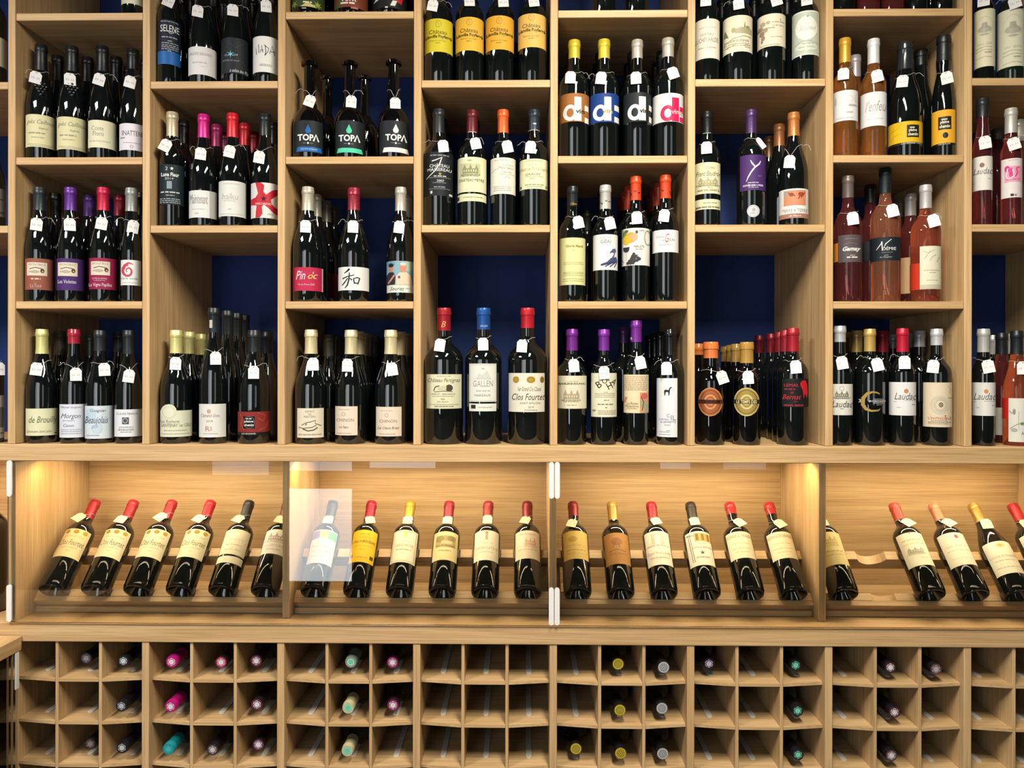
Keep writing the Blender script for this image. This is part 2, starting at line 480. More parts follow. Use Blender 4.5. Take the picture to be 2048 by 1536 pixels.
def lathe(pts, seg, name, m):
    vs, fs, rows = [], [], []
    for r, z in pts:
        if r < 1e-6:
            rows.append([len(vs)]); vs.append((0, 0, z))
        else:
            rows.append(list(range(len(vs), len(vs) + seg)))
            vs += [(r * math.cos(2 * math.pi * k / seg), r * math.sin(2 * math.pi * k / seg), z) for k in range(seg)]
    for a, b in zip(rows[:-1], rows[1:]):
        for k in range(seg):
            j = (k + 1) % seg
            if len(a) == 1 and len(b) > 1:
                fs.append((a[0], b[j], b[k]))
            elif len(b) == 1 and len(a) > 1:
                fs.append((a[k], a[j], b[0]))
            elif len(a) > 1:
                fs.append((a[k], a[j], b[j], b[k]))
    me = bpy.data.meshes.new(name)
    me.from_pydata(vs, [], fs); me.update()
    me.materials.append(m)
    for p in me.polygons:
        p.use_smooth = True
    me.set_sharp_from_angle(angle=math.radians(38))
    return me

BODY = {}
def body_mesh(kind, H, R, rn, m, seg=32):
    key = (kind, round(H, 4), round(R, 4), round(rn, 4), m.name, seg)
    if key not in BODY:
        BODY[key] = lathe(profile(kind, H, R, rn), seg, 'bottle_glass', m)
    return BODY[key]

def cap_mesh(kind, H, R, rn, zc, m, seg=24):
    key = ('cap', kind, round(H, 4), round(R, 4), round(rn, 4), round(zc, 3), m.name)
    if key not in BODY:
        p = profile(kind, H, R, rn)
        t = 0.0007
        top = [(rn + .0009, H - .0200), (rn * 1.0 + .0011, H - .0194), (rn * 1.10 + t, H - .0180), (rn * 1.10 + t, H - .0085), (rn * 1.05 + t, H - .0075), (rn * 1.05 + t, H - .0012), (rn * .98 + t, H + t), (0, H + t)]
        q = [(r_at(p, zc) - .0004, zc), (r_at(p, zc) + t, zc)] + [(r + t, z) for r, z in p[5:] if zc + .002 < z < H - .03] + top
        BODY[key] = lathe(q, seg, 'capsule', m)
    return BODY[key]

# ---------------------------------------------------------------- printed matter on a bottle
TEXTS = {}
def text_mesh(s, style):
    key = (s, style)
    if key not in TEXTS:
        cu = bpy.data.curves.new('lettering', 'FONT')
        cu.body = s; cu.resolution_u = 2; cu.fill_mode = 'FRONT'
        if 'i' in style:
            cu.shear = 0.35
        if 'b' in style:
            cu.offset = 0.03
        if 'B' in style:
            cu.offset = 0.06
        ob = bpy.data.objects.new('lettering', cu)
        me = bpy.data.meshes.new_from_object(ob)
        v = [tuple(x.co[:2]) for x in me.vertices]; f = [tuple(p.vertices) for p in me.polygons]
        bpy.data.objects.remove(ob); bpy.data.curves.remove(cu); bpy.data.meshes.remove(me)
        TEXTS[key] = (v, f)
    return TEXTS[key]

class Flat:
    """flat coloured shapes in picture coordinates, later wrapped onto a bottle"""
    def __init__(self):
        self.bm = bmesh.new(); self.cols = []; self.layer = 0
    def ci(self, col):
        if col not in self.cols:
            self.cols.append(col)
        return self.cols.index(col)
    def add(self, pts, faces, col):
        i = self.ci(col)
        vs = [self.bm.verts.new((x, y, self.layer * 5e-5)) for x, y in pts]
        for f in faces:
            try:
                q = self.bm.faces.new([vs[k] for k in f]); q.material_index = i
            except ValueError:
                pass
    def rect(self, x0, x1, y0, y1, col):
        self.add([(x0, y0), (x1, y0), (x1, y1), (x0, y1)], [(0, 1, 2, 3)], col)
    def ell(self, x, y, rx, ry, col, n=16):
        self.add([(x + rx * math.cos(2 * math.pi * k / n), y + ry * math.sin(2 * math.pi * k / n)) for k in range(n)], [tuple(range(n))], col)
    def ring(self, x, y, rx, ry, w, col, n=22):
        p = [(x + rx * math.cos(2 * math.pi * k / n), y + ry * math.sin(2 * math.pi * k / n)) for k in range(n)]
        p += [(x + (rx - w) * math.cos(2 * math.pi * k / n), y + (ry - w) * math.sin(2 * math.pi * k / n)) for k in range(n)]
        self.add(p, [(k, (k + 1) % n, n + (k + 1) % n, n + k) for k in range(n)], col)
    def line(self, pts, w, col):
        n = len(pts)
        ws = w if isinstance(w, (list, tuple)) else [w] * n
        L, R = [], []
        for k in range(n):
            a = pts[max(k - 1, 0)]; b = pts[min(k + 1, n - 1)]
            dx, dy = b[0] - a[0], b[1] - a[1]; d = math.hypot(dx, dy) or 1
            ox, oy = -dy / d * ws[k] / 2, dx / d * ws[k] / 2
            L.append((pts[k][0] + ox, pts[k][1] + oy)); R.append((pts[k][0] - ox, pts[k][1] - oy))
        self.add(L + R, [(k, k + 1, n + k + 1, n + k) for k in range(n - 1)], col)
    def star(self, x, y, r, col, n=5, inner=.4):
        p = []
        for k in range(2 * n):
            q = r if k % 2 == 0 else r * inner
            a = -math.pi / 2 + math.pi * k / n
            p.append((x + q * math.cos(a), y + q * math.sin(a)))
        p.append((x, y))
        self.add(p, [(k, (k + 1) % (2 * n), 2 * n) for k in range(2 * n)], col)
    def tiny(self, x, y, w, h, col):
        """a line of print too small to read"""
        rnd = random.Random(int(x * 7 + y * 13))
        q = x - w / 2
        while q < x + w / 2:
            l = min(rnd.uniform(1.6, 5.5) * h, x + w / 2 - q)
            if l > h * .4:
                self.rect(q, q + l, y - h / 2, y + h / 2, col)
            q += l + h * rnd.uniform(.5, .9)
    def text(self, s, x, y, w, h, col, style='', rot=0):
        v, f = text_mesh(s, style)
        if not v:
            return
        a0 = min(p[0] for p in v); a1 = max(p[0] for p in v); b0 = min(p[1] for p in v); b1 = max(p[1] for p in v)
        c, sn = math.cos(math.radians(rot)), math.sin(math.radians(rot))
        pts = []
        for p in v:
            u = ((p[0] - a0) / max(a1 - a0, 1e-6) - .5) * w; t = (.5 - (p[1] - b0) / max(b1 - b0, 1e-6)) * h
            pts.append((x + c * u - sn * t, y + sn * u + c * t))
        self.add(pts, f, col)
    def draw(self, items):
        for it in items:
            k = it[0]; self.layer += 1
            if k == 'r': self.rect(*it[1:])
            elif k == 'e': self.ell(*it[1:])
            elif k == 'o': self.ring(*it[1:])
            elif k == 'f':
                _, x0, x1, y0, y1, w, col = it
                for q in ((x0, x1, y0, y0 + w), (x0, x1, y1 - w, y1), (x0, x0 + w, y0 + w, y1 - w), (x1 - w, x1, y0 + w, y1 - w)):
                    self.rect(*q, col)
            elif k == 'l': self.line(*it[1:])
            elif k == 'p': self.add(it[1], [tuple(range(len(it[1])))], it[2])
            elif k == 's': self.star(*it[1:])
            elif k == 't': self.tiny(*it[1:])
            elif k == 'T': self.text(*it[1:])
    def wrap(self, name, fth, fz, rad, off, x0, x1, kind='ink', steps=14, ycuts=()):
        bm = self.bm
        if not bm.faces:
            bm.free(); return None
        for k in range(1, steps):
            x = x0 + (x1 - x0) * k / steps
            bmesh.ops.bisect_plane(bm, geom=bm.verts[:] + bm.edges[:] + bm.faces[:], plane_co=(x, 0, 0), plane_no=(1, 0, 0))
        for y in ycuts:
            bmesh.ops.bisect_plane(bm, geom=bm.verts[:] + bm.edges[:] + bm.faces[:], plane_co=(0, y, 0), plane_no=(0, 1, 0))
        for v in bm.verts:
            th = fth(v.co.x); z = fz(v.co.y)
            r = (rad(z) if callable(rad) else rad) + off + v.co.z
            v.co = (r * math.sin(th), -r * math.cos(th), z)
        bm.normal_update()
        for f in bm.faces:
            c = f.calc_center_median()
            if f.normal.x * c.x + f.normal.y * c.y < 0:
                f.normal_flip()
        me = bpy.data.meshes.new(name); bm.to_mesh(me); bm.free()
        for c in self.cols:
            me.materials.append(mat(kind, c))
        return me

def tube(name, paths, r, m, closed=False, n=4):
    vs, fs = [], []
    for pts in paths:
        P = [Vector(p) for p in pts]
        base = len(vs)
        for k, p in enumerate(P):
            a = P[k - 1] if (k or closed) else P[0]; b = P[(k + 1) % len(P)] if (k < len(P) - 1 or closed) else P[-1]
            t = (b - a).normalized() if (b - a).length > 1e-9 else Vector((0, 0, 1))
            u = t.cross(Vector((0.31, 0.2, 0.93))).normalized(); w = t.cross(u)
            for q in range(n):
                an = 2 * math.pi * q / n
                vs.append(tuple(p + u * (r * math.cos(an)) + w * (r * math.sin(an))))
        m_ = len(P)
        for k in range(m_ if closed else m_ - 1):
            j = (k + 1) % m_
            for q in range(n):
                e = (q + 1) % n
                fs.append((base + k * n + q, base + k * n + e, base + j * n + e, base + j * n + q))
    me = bpy.data.meshes.new(name); me.from_pydata(vs, [], fs); me.update()
    me.materials.append(m)
    for p in me.polygons:
        p.use_smooth = True
    return me

TAGW, TAGH = 0.0275, 0.0345
def hang_tag(parent, prof, H, rn, xl, zc, tilt, colour='f4f0ee', loose=None, narrow=1.0):
    """price tag on a string: xl sideways offset, zc height of its middle, tilt in degrees (clockwise)"""
    w, h = TAGW * narrow, TAGH
    c, s = math.cos(math.radians(tilt)), math.sin(math.radians(tilt))
    shape = [(-.5, -.5), (.5, -.5), (.5, .28), (.27, .5), (-.27, .5), (-.5, .28)]
    shape = [(x * w, z * h) for x, z in shape]
    rot = lambda x, z: (xl + c * x + s * z, zc - s * x + c * z)
    def front(x, z):
        r = r_at(prof, min(max(z, 0.01), H - .002))
        return -math.sqrt(max(r * r - min(abs(x), r) ** 2, 0))
    pts = [rot(x, z) for x, z in shape]
    zt, zb = max(p[1] for p in pts), min(p[1] for p in pts)
    yt = min(front(x, z) for x, z in pts if z > zc) - .0022
    yb = min(front(x, z) for x, z in pts if z <= zc) - .0018
    ym = min(front(xl, zc + k * h * .25) for k in (-1, 0, 1)) - .0015
    dy = min(0, ym - (yt + yb) / 2)
    yt += dy; yb += dy
    yy = lambda z: yb + (yt - yb) * (z - zb) / max(zt - zb, 1e-6)
    bm = bmesh.new()
    a = [bm.verts.new((x, yy(z) - .0004, z)) for x, z in pts]; b = [bm.verts.new((x, yy(z) + .0004, z)) for x, z in pts]
    bm.faces.new(a); bm.faces.new(b[::-1])
    for i in range(6):
        j = (i + 1) % 6
        bm.faces.new([a[i], a[j], b[j], b[i]])
    bmesh.ops.recalc_face_normals(bm, faces=bm.faces)
    for k in range(5):
        if k == 2:
            q = [(-.03, -.12), (.0, -.12), (.0, -.09), (-.03, -.09)]
        else:
            u = (k - 2) * .15
            q = [(u - .05, -.12), (u + .04, -.12), (u + .04, .02), (u - .05, .02)]
        vv = []
        for x, z in q:
            x, z = rot(x * w, z * h)
            vv.append(bm.verts.new((x, yy(z) - .0007, z)))
        f = bm.faces.new(vv); f.material_index = 1
    hx, hz = rot(0, .40 * h)
    vv = []
    for k in range(8):
        x, z = hx + .0013 * math.cos(k * math.pi / 4), hz + .0013 * math.sin(k * math.pi / 4)
        vv.append(bm.verts.new((x, yy(z) - .0007, z)))
    f = bm.faces.new(vv); f.material_index = 2
    me = bpy.data.meshes.new('price_tag'); bm.to_mesh(me); bm.free()
    for m in (mat('paper', colour), mat('ink', 'cdc6c6'), mat('ink', '5a5450')):
        me.materials.append(m)
    o = link('price_tag', me, parent)
    o['label'] = 'white paper price tag with clipped corners'
    # string loop round the neck, dropping to the eyelet
    zs = min(max(zt + .003, .70 * H), H - .035)
    rr = r_at(prof, zs) + .0028
    rnd = random.Random(int(zc * 1e5 + xl * 1e6))
    th0 = math.atan2(hx, -yy(hz))
    loop = [(hx, yy(hz) - .0012, hz)]
    for k in range(13):
        a = th0 + math.radians(38 + (322 - 38) * k / 12)
        zz = zs + .003 * math.sin(a + rnd.uniform(-.2, .2)) + (-.004 if k in (0, 12) else 0)
        r2 = max(rr, r_at(prof, zz) + .002)
        loop.append((r2 * math.sin(a), -r2 * math.cos(a), zz))
    mstring = mat('paper', 'ddd8d0')
    me1 = tube('string', [loop + [loop[0]]], .00055, mstring)
    st = link('string', me1, o)
    if loose is None:
        loose = rnd.random() < .45
    if loose:
        sg = rnd.choice((-1, 1))
        a = sg * 1.2
        p0 = Vector((rr * math.sin(a), -rr * math.cos(a), zs))
        pts = [p0]
        L = rnd.uniform(.012, .022)
        for k in range(1, 5):
            t = k / 4
            x = p0.x + sg * L * t; z = p0.z + .004 * math.sin(t * 3) - .014 * t * t * rnd.uniform(.3, 1.2)
            y = min(p0.y - .001, -math.sqrt(max((r_at(prof, z) + .0015) ** 2 - x * x, 0)))
            pts.append(Vector((x, y, z)))
        link('string', tube('string_end', [pts], .0005, mstring), o)
    return o

GLASS = {'dark': mat('darkglass', (.0035, .0050, .0048)), 'green': mat('darkglass', (.006, .011, .008)), 'black': mat('darkglass', (.002, .002, .0025)),
         'amber': mat('clearwine', (.90, .38, .10)), 'rose': mat('clearwine', (.80, .22, .12)), 'pink': mat('clearwine', (.86, .36, .20)), 'plum': mat('clearwine', (.42, .10, .10))}
ORD = ['', 'first', 'second', 'third', 'fourth', 'fifth', 'sixth', 'seventh', 'eighth', 'ninth', 'tenth', 'eleventh', 'twelfth', 'thirteenth']
FRONT_GAP = 0.016
def clear(X, R):
    """keep a bottle between the uprights of its column"""
    c = math.floor((X - X0 - TH / 2) / PITCH)
    return max(ux(c) + TH + R + .0008, min(ux(c + 1) - R - .0008, X))
class Bay:
    pass
BAY = Bay()
BEHIND = []
PLACED = []
def bay(crop, base, phrase):
    BAY.ox, BAY.oy, BAY.s = crop; BAY.z = base; BAY.phrase = phrase; BAY.n = 0; BAY.front = []

def px(x, y):
    return BAY.ox + x / BAY.s, BAY.oy + y / BAY.s

def group_word(phrase):
    return 'bottles in the ' + phrase

def make_bottle(name, loc, az, kind, H, R, rn, glass, cap, capz, finish='foil', parts=True):
    root = empty(name, loc); root.rotation_euler = (0, 0, az)
    link('bottle_glass', body_mesh(kind, H, R, rn, GLASS[glass]), root)
    if cap:
        link('capsule', cap_mesh(kind, H, R, rn, capz, mat(finish, cap)), root)
    return root

def b(cx, w, top, kind, cap, capbot, desc, L=(), A=(), tag_=None, glass='dark', finish='foil', nr=None, height=None, gap=None, capart=(), tagn=1.0, H0=.305):
    """one front-row bottle, read off the photograph: centre, width, top, capsule end, labels, print, tag"""
    BAY.n += 1
    kinds = {'bx': 'bordeaux', 'bg': 'burgundy', 'ch': 'champagne', 'al': 'ale'}
    kind = kinds[kind]
    wp = w / BAY.s
    R = .037
    for _ in range(4):
        yc = (gap if gap is not None else FRONT_GAP) + R
        X = at(px(cx, 0)[0], 700, yc)[0]
        a = math.atan2(X, DIST + yc)
        R = wp * (DIST + yc) * math.cos(a) / (2 * F_PX)
    yc = (gap if gap is not None else FRONT_GAP) + R
    X = clear(at(px(cx, 0)[0], 700, yc)[0], R)
    zb = BAY.z + .0006
    xx, yy = px(cx, top if top is not None else 0)
    H = height or (at(xx, yy, yc)[1] - zb if top is not None else H0)
    rn = nr or {'bordeaux': .0138, 'burgundy': .0138, 'champagne': .0158, 'ale': .0125}[kind] * max(1, min(1.25, R / .0375))
    Yf = yc - R * math.cos(a)
    za, z1 = at(xx, px(0, 0)[1], Yf)[1] - zb, at(xx, px(0, 1000)[1], Yf)[1] - zb
    fz = lambda y: za + (z1 - za) * y / 1000.0
    zan, z1n = at(xx, px(0, 0)[1], yc - rn)[1] - zb, at(xx, px(0, 1000)[1], yc - rn)[1] - zb
    fzn = lambda y: zan + (z1n - zan) * y / 1000.0
    def fth(x):
        q = (x - cx) / (w / 2.0)
        return math.asin(max(-.985, min(.985, q)))
    prof = profile(kind, H, R, rn)
    capz = min(fzn(capbot), H - .03) if capbot is not None else H * .82
    words = '%s, %s in %s' % (desc, ORD[BAY.n], BAY.phrase)
    root = make_bottle('wine_bottle', (X, yc, zb), -a, kind, H, R, rn, glass, cap, capz, finish)
    globals()['tag'](root, words, 'bottle', group_word(BAY.phrase))
    PLACED.append((X, yc, R, BAY.z, words))
    BAY.front.append((X, yc, R, kind, H, rn, xx, glass, capz))
    fill_label(root, prof, H, rn, R, fth, fz, cx, w, L, A)
    if capart:
        fl = Flat(); fl.draw(capart)
        cw = (rn + .001) / R * w
        me = fl.wrap('capsule_print', lambda x: math.asin(max(-.98, min(.98, (x - cx) / (cw / 2)))), fzn, lambda z: r_at(prof, z), .0013, cx - cw / 2, cx + cw / 2, steps=6)
        if me:
            link('capsule_print', me, root)
    if tag_:
        tx, ty, tl = tag_
        Yt = yc - r_at(prof, max(.01, min(H - .01, fz(ty)))) * math.cos(a)
        zt = at(xx, px(0, ty)[1], Yt)[1] - zb
        hang_tag(root, prof, H, rn, (tx - cx) / (w / 2.0) * R, zt, tl, narrow=tagn)
    return root

def fill_label(root, prof, H, rn, R, fth, fz, cx, w, L, A):
    rad = lambda z: r_at(prof, max(.007, z))
    first = None
    ytop = min([q[2] for q in L], default=None)
    yc_ = ()
    if ytop is not None and rad(fz(ytop)) < R * .999:
        ybot = max(q[3] for q in L)
        yc_ = [ytop + (ybot - ytop) * k / 14 for k in range(1, 14)]
    for x0, x1, y0, y1, col in L:
        fl = Flat()
        # wrap past the visible edge when the label runs to it
        if x0 < cx - .47 * w: xa = cx - .49 * w
        else: xa = x0
        if x1 > cx + .47 * w: xb = cx + .49 * w
        else: xb = x1
        fl.rect(xa, xb, y0, y1, col)
        me = fl.wrap('label', fth, fz, rad, .0004, xa, xb, 'paper', 20, yc_)
        o = link('label', me, root)
        if first is None:
            first = o
    if A:
        fl = Flat(); fl.draw(A)
        me = fl.wrap('label_print', fth, fz, rad, .0007, cx - w / 2, cx + w / 2, 'ink', 22, yc_)
        if me:
            link('label_print', me, first if first is not None else root)

def bb(cx, top, cap, capbot, d, capname, kind='bx', glass='dark', R=.0355, L=None, H=None, finish='foil'):  # darker cap and label colours further back paint in the bay's shade
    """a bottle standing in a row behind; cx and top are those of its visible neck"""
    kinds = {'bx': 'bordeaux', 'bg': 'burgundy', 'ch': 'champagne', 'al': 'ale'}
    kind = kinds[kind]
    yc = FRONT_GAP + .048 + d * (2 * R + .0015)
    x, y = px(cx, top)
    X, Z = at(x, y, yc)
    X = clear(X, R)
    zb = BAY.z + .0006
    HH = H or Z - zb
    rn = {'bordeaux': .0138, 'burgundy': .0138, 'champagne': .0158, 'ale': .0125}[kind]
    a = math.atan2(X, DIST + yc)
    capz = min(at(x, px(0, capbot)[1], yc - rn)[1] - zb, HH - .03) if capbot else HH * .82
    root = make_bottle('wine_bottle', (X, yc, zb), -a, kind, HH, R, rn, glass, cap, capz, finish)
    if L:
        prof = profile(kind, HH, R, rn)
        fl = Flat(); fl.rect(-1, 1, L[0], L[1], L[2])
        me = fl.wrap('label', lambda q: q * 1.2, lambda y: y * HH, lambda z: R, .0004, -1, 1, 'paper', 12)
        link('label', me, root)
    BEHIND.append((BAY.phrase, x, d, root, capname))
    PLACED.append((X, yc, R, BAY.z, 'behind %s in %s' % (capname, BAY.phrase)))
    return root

def deeper(rows_, skip=(), cap='08090a', name='black'):  # hidden rows added to absorb light in the bay, caps blackened
    """dark bottles of the same shape standing in line behind each front bottle"""
    for k, (X, yc, R, kind, H, rn, xx, glass, capz) in enumerate(BAY.front):
        if k in skip:
            continue
        for d in range(1, rows_ + 1):
            y2 = yc + d * (2 * R + .002)
            if y2 + R > DEPTH - .004:
                break
            root = make_bottle('wine_bottle', (X, y2, BAY.z + .0006), 0, kind, H, R, rn, 'dark' if glass not in ('black',) else 'black', cap if kind != 'ale' else None, capz)
            BEHIND.append((BAY.phrase, xx + .01 * d, d, root, name if d == 1 else 'hindmost ' + name))
            PLACED.append((X, y2, R, BAY.z, 'deeper in ' + BAY.phrase))

def emboss(root, H, R, rn, zc, n_rows=5):
    """raised bunch of grapes moulded into the shoulder of a burgundy bottle"""
    prof = profile('burgundy', H, R, rn)
    bm = bmesh.new()
    for r in range(n_rows):
        z = zc + .016 - .008 * r
        m = n_rows - r if r else 3
        for k in range(m):
            rr = r_at(prof, z)
            th = (k - (m - 1) / 2) * .0088 / rr
            mt = Matrix.Translation((rr * math.sin(th), -rr * math.cos(th), z)) @ Matrix.Scale(.0044, 4)
            bmesh.ops.create_icosphere(bm, subdivisions=2, radius=1.0, matrix=mt)
    me = mesh_of(bm, 'embossed_grapes', [GLASS['dark']], True)
    o = link('embossed_grapes', me, root)
    o['kind'] = 'stuff'

# ---------------------------------------------------------------- the bottles of the tall shelves (read off the photograph bay by bay)
def rows(x, ys, w, h, col):
    return [('t', x, y, w, h, col) for y in ys]
def castle(x0, x1, y0, y1, col, dark=None):
    """small engraved house front"""
    w, h = x1 - x0, y1 - y0
    q = [('r', x0 + .1 * w, x1 - .1 * w, y0 + .42 * h, y0 + .80 * h, col)]
    for u in (.12, .42, .72):
        q.append(('p', [(x0 + u * w, y0 + .42 * h), (x0 + (u + .08) * w, y0 + .08 * h), (x0 + (u + .16) * w, y0 + .42 * h)], col))
    for k in range(6):
        xx = x0 + (.15 + .12 * k) * w
        q.append(('r', xx, xx + .05 * w, y0 + .52 * h, y0 + .68 * h, dark or 'f0ead8'))
    q += [('t', (x0 + x1) / 2, y0 + .88 * h, w, .06 * h, col), ('t', (x0 + x1) / 2, y0 + .98 * h, w * .8, .05 * h, col)]
    return q
def landscape(x0, x1, y0, y1, col):
    w, h = x1 - x0, y1 - y0
    rnd = random.Random(int(x0 + y0))
    q = []
    for k in range(7):
        y = y0 + h * (.15 + .12 * k)
        pts = [(x0 + w * t / 6 * rnd.uniform(.95, 1.0), y + h * .10 * rnd.uniform(-1, 1)) for t in range(7)]
        q.append(('l', pts, max(w * .012, 2), col))
    q.append(('e', x0 + .75 * w, y0 + .55 * h, .12 * w, .16 * h, col))
    return q

CROP = {'A': (0, 0, 4.653), 'B': (0, 310, 4.953), 'C': (0, 600, 4.653), 'D': (280, 0, 6.827), 'E': (290, 160, 4.8), 'F': (290, 460, 3.268),
        'G': (560, 0, 4.655), 'H': (560, 310, 4.955), 'I': (560, 600, 4.655), 'J': (830, 0, 7.062), 'K': (830, 170, 4.955), 'L': (830, 460, 3.268),
        'M': (1100, 0, 4.655), 'N': (1100, 310, 4.955), 'O': (1100, 600, 4.655), 'P': (1370, 0, 6.827), 'Q': (1370, 160, 4.653), 'R': (1370, 470, 3.34),
        'S': (1640, 0, 4.655), 'T': (1640, 310, 4.955), 'U': (1640, 600, 4.655), 'V': (1900, 0, 7.68), 'W': (1900, 180, 5.12), 'X': (1900, 600, 4.655)}
COLN = ['cut-off left column', 'first column', 'second column', 'third column', 'fourth column', 'fifth column', 'sixth column', 'seventh column', 'right edge column']

# ---- cut-off column at the left edge
bay(CROP['A'], ZB, COLN[0] + ' top bay')
b(-70, 270, None, 'bx', '1a1c1e', None, 'cream-labelled bottle half out of frame', [(-180, 70, 330, 600, 'e9e0bd')])
bay(CROP['B'], ZD, COLN[0] + ' middle bay')
b(-75, 270, -180, 'bg', '22262a', 20, 'grey-labelled bottle half out of frame', [(-180, 60, 320, 600, '8d8a84')], rows(0, (430, 560), 90, 14, '55524e'))
bay(CROP['C'], ZF, COLN[0] + ' bottom bay')
b(-90, 270, 250, 'bx', '202427', 420, 'white picture-labelled bottle half out of frame', [(-215, 42, 890, 1290, 'ecebe4')],
  [('r', -60, 36, 1000, 1190, '8f8f88'), ('t', 0, 1245, 80, 14, '9a988e')], (-10, 640, 0))

# ---- column 1
bay(CROP['A'], ZA, COLN[1] + ' top bay')
b(1235, 225, None, 'bx', '1a1c1e', None, 'bottle with cream label cropped at the top', [(1122, 1345, -260, 36, 'ebe6c6')])
bay(CROP['A'], ZC, COLN[1] + ' upper bay')
scr = lambda x, y: [('T', 'pès Cailloux', x, y, 265, 52, '96907a', 'i'), ('T', 'Saignan', x + 20, y + 55, 90, 24, 'a39d84', 'i'), ('t', x - 40, y + 100, 150, 12, 'a39d84'), ('t', x - 30, y + 140, 120, 8, 'b5ae92'), ('t', x, y + 205, 250, 5, 'bdb698'), ('t', x, y + 218, 200, 5, 'bdb698')]
e1 = b(355, 292, 425, 'bg', '171b1e', 650, 'embossed dark bottle with buff script label', [(213, 503, 1068, 1370, 'e6deae')], scr(355, 1140), (303, 732, 8))
e2 = b(668, 288, 440, 'bg', '171b1e', 660, 'embossed dark bottle with buff script label and square tag', [(525, 812, 1090, 1392, 'e6deae')], scr(670, 1162), (647, 742, -1))
for e_, f_ in ((e1, BAY.front[0]), (e2, BAY.front[1])):
    emboss(e_, f_[4], f_[2], f_[5], f_[4] * .60)
b(950, 270, 440, 'bg', '14181a', 660, 'plain dark bottle with pale two-word label', [(815, 1084, 1120, 1375, 'ece6c4')],
  [('T', 'Conte', 905, 1195, 110, 40, 'a8a48c'), ('T', 'Floris', 912, 1245, 100, 42, 'a8a48c'), ('t', 930, 1315, 190, 9, 'c0bba0')], (920, 745, 12))
b(1235, 258, 470, 'bg', '14181a', 640, 'dark bottle with lilac-white capital letter label', [(1107, 1362, 1150, 1398, 'ece4ec')],
  [('T', 'INATTENDU', 1255, 1240, 240, 46, '6b666e'), ('t', 1140, 1285, 40, 10, '8d8890'), ('t', 1220, 1330, 150, 7, 'b5aeb6'), ('o', 1222, 1365, 16, 14, 4, '9a949c')], (1207, 768, 10))
deeper(2)
bay(CROP['B'], ZE, COLN[1] + ' middle bay')
def mont(x0, x1, y0, y1):
    c = (x0 + x1) / 2
    return [('r', x0, x1, y0, y1, 'e6d8c2'), ('T', 'MONTIRIUS', c, y0 + 22, (x1 - x0) * .84, 22, '8a8074'), ('l', [(x0 + 25, y0 + 65), (x0 + 80, y0 + 50), (x0 + 150, y0 + 62)], 9, '6f665a'),
            ('l', [(x0 + 20, y0 + 95), (x0 + 70, y0 + 80), (x0 + 120, y0 + 92)], 10, 'a39a88'), ('e', x0 + 75, y0 + 92, 40, 16, 'b8ae9c'), ('e', x0 + 150, y0 + 82, 20, 22, '5a4030'), ('e', x0 + 152, y0 + 88, 8, 9, 'd8a05a')]
b(390, 290, 328, 'bg', '2a3335', 545, 'grey-capped bottle with terracotta label', [(246, 538, 1025, 1335, '9c5a48')],
  mont(268, 466, 1065, 1195) + [('t', 355, 1228, 95, 14, 'e0c4b4'), ('T', 'La Tour', 357, 1295, 112, 34, 'e0bfae')], (360, 690, 5))
b(697, 282, 330, 'bg', '5d2f86', 545, 'purple-capped bottle with purple label', [(556, 838, 1025, 1340, '4a2a6b')],
  mont(575, 766, 1065, 1200) + [('T', 'Les Violettes', 665, 1255, 176, 36, 'e6dcee')], (690, 690, -1))
b(1020, 280, 330, 'bg', 'b8203f', 545, 'red-capped bottle with crimson label', [(880, 1160, 1020, 1330, '9c1d4a')],
  mont(902, 1088, 1055, 1190) + [('T', 'CÔTES DU RHÔNE', 985, 1222, 145, 18, 'ecd2dc'), ('t', 985, 1243, 110, 6, 'd8a8b8'), ('T', 'La Vigne Papilles', 995, 1290, 220, 42, 'f0dce4')], (1005, 680, 8))
spiral = [(1268 + (12 + 3.0 * k) * math.cos(.55 * k + 2.2), 1150 + (14 + 3.4 * k) * math.sin(.55 * k + 2.2)) for k in range(17)]
b(1300, 212, 335, 'bg', '8d908c', 555, 'silver-capped bottle with red spiral on white label', [(1192, 1396, 1040, 1290, 'ebefe9')],
  [('l', spiral, [8 + 1.4 * k for k in range(17)], 'd0475e'), ('l', [(1225, 1130), (1240, 1090), (1270, 1070), (1318, 1082)], [26, 24, 18, 6], 'd0475e'), ('T', 'Gris onde', 1282, 1222, 165, 22, '8f8d88'), ('t', 1290, 1265, 150, 8, 'c9c9c0')], (1317, 710, 8))
bb(885, 402, '4c2c70', 605, 1, 'dim purple', 'bg')
bb(1185, 402, '7c1c2c', 600, 1, 'dim red', 'bg')
deeper(1, (1, 2))
bay(CROP['C'], ZF, COLN[1] + ' bottom bay')
b(368, 310, 275, 'bg', 'd3cd88', 500, 'yellow-capped bottle with pale yellow script label', [(218, 525, 1010, 1262, 'e8e6bd')],
  [('T', 'de Brouilly', 378, 1122, 265, 78, '6e6c58', 'i'), ('T', 'Domaine Saint Julien', 345, 1225, 235, 30, '9b9980', 'i'), ('r', 485, 508, 1237, 1249, '5a5648')], (315, 642, 8))
b(688, 272, 275, 'bg', '9c2436', 405, 'red wax topped bottle with white script label', [(555, 802, 970, 1280, 'e6eaf4')],
  [('T', 'Michel Guignier', 665, 1000, 200, 24, '9690a0', 'i'), ('T', 'Morgon', 660, 1085, 182, 56, '75727e', 'i'), ('t', 640, 1122, 110, 6, 'b0aebc'), ('T', 'Canon', 640, 1166, 95, 28, '8a8794', 'i')] + rows(665, (1205, 1222, 1242), 190, 6, 'b8b6c4'), (707, 692, -1), finish='wax')
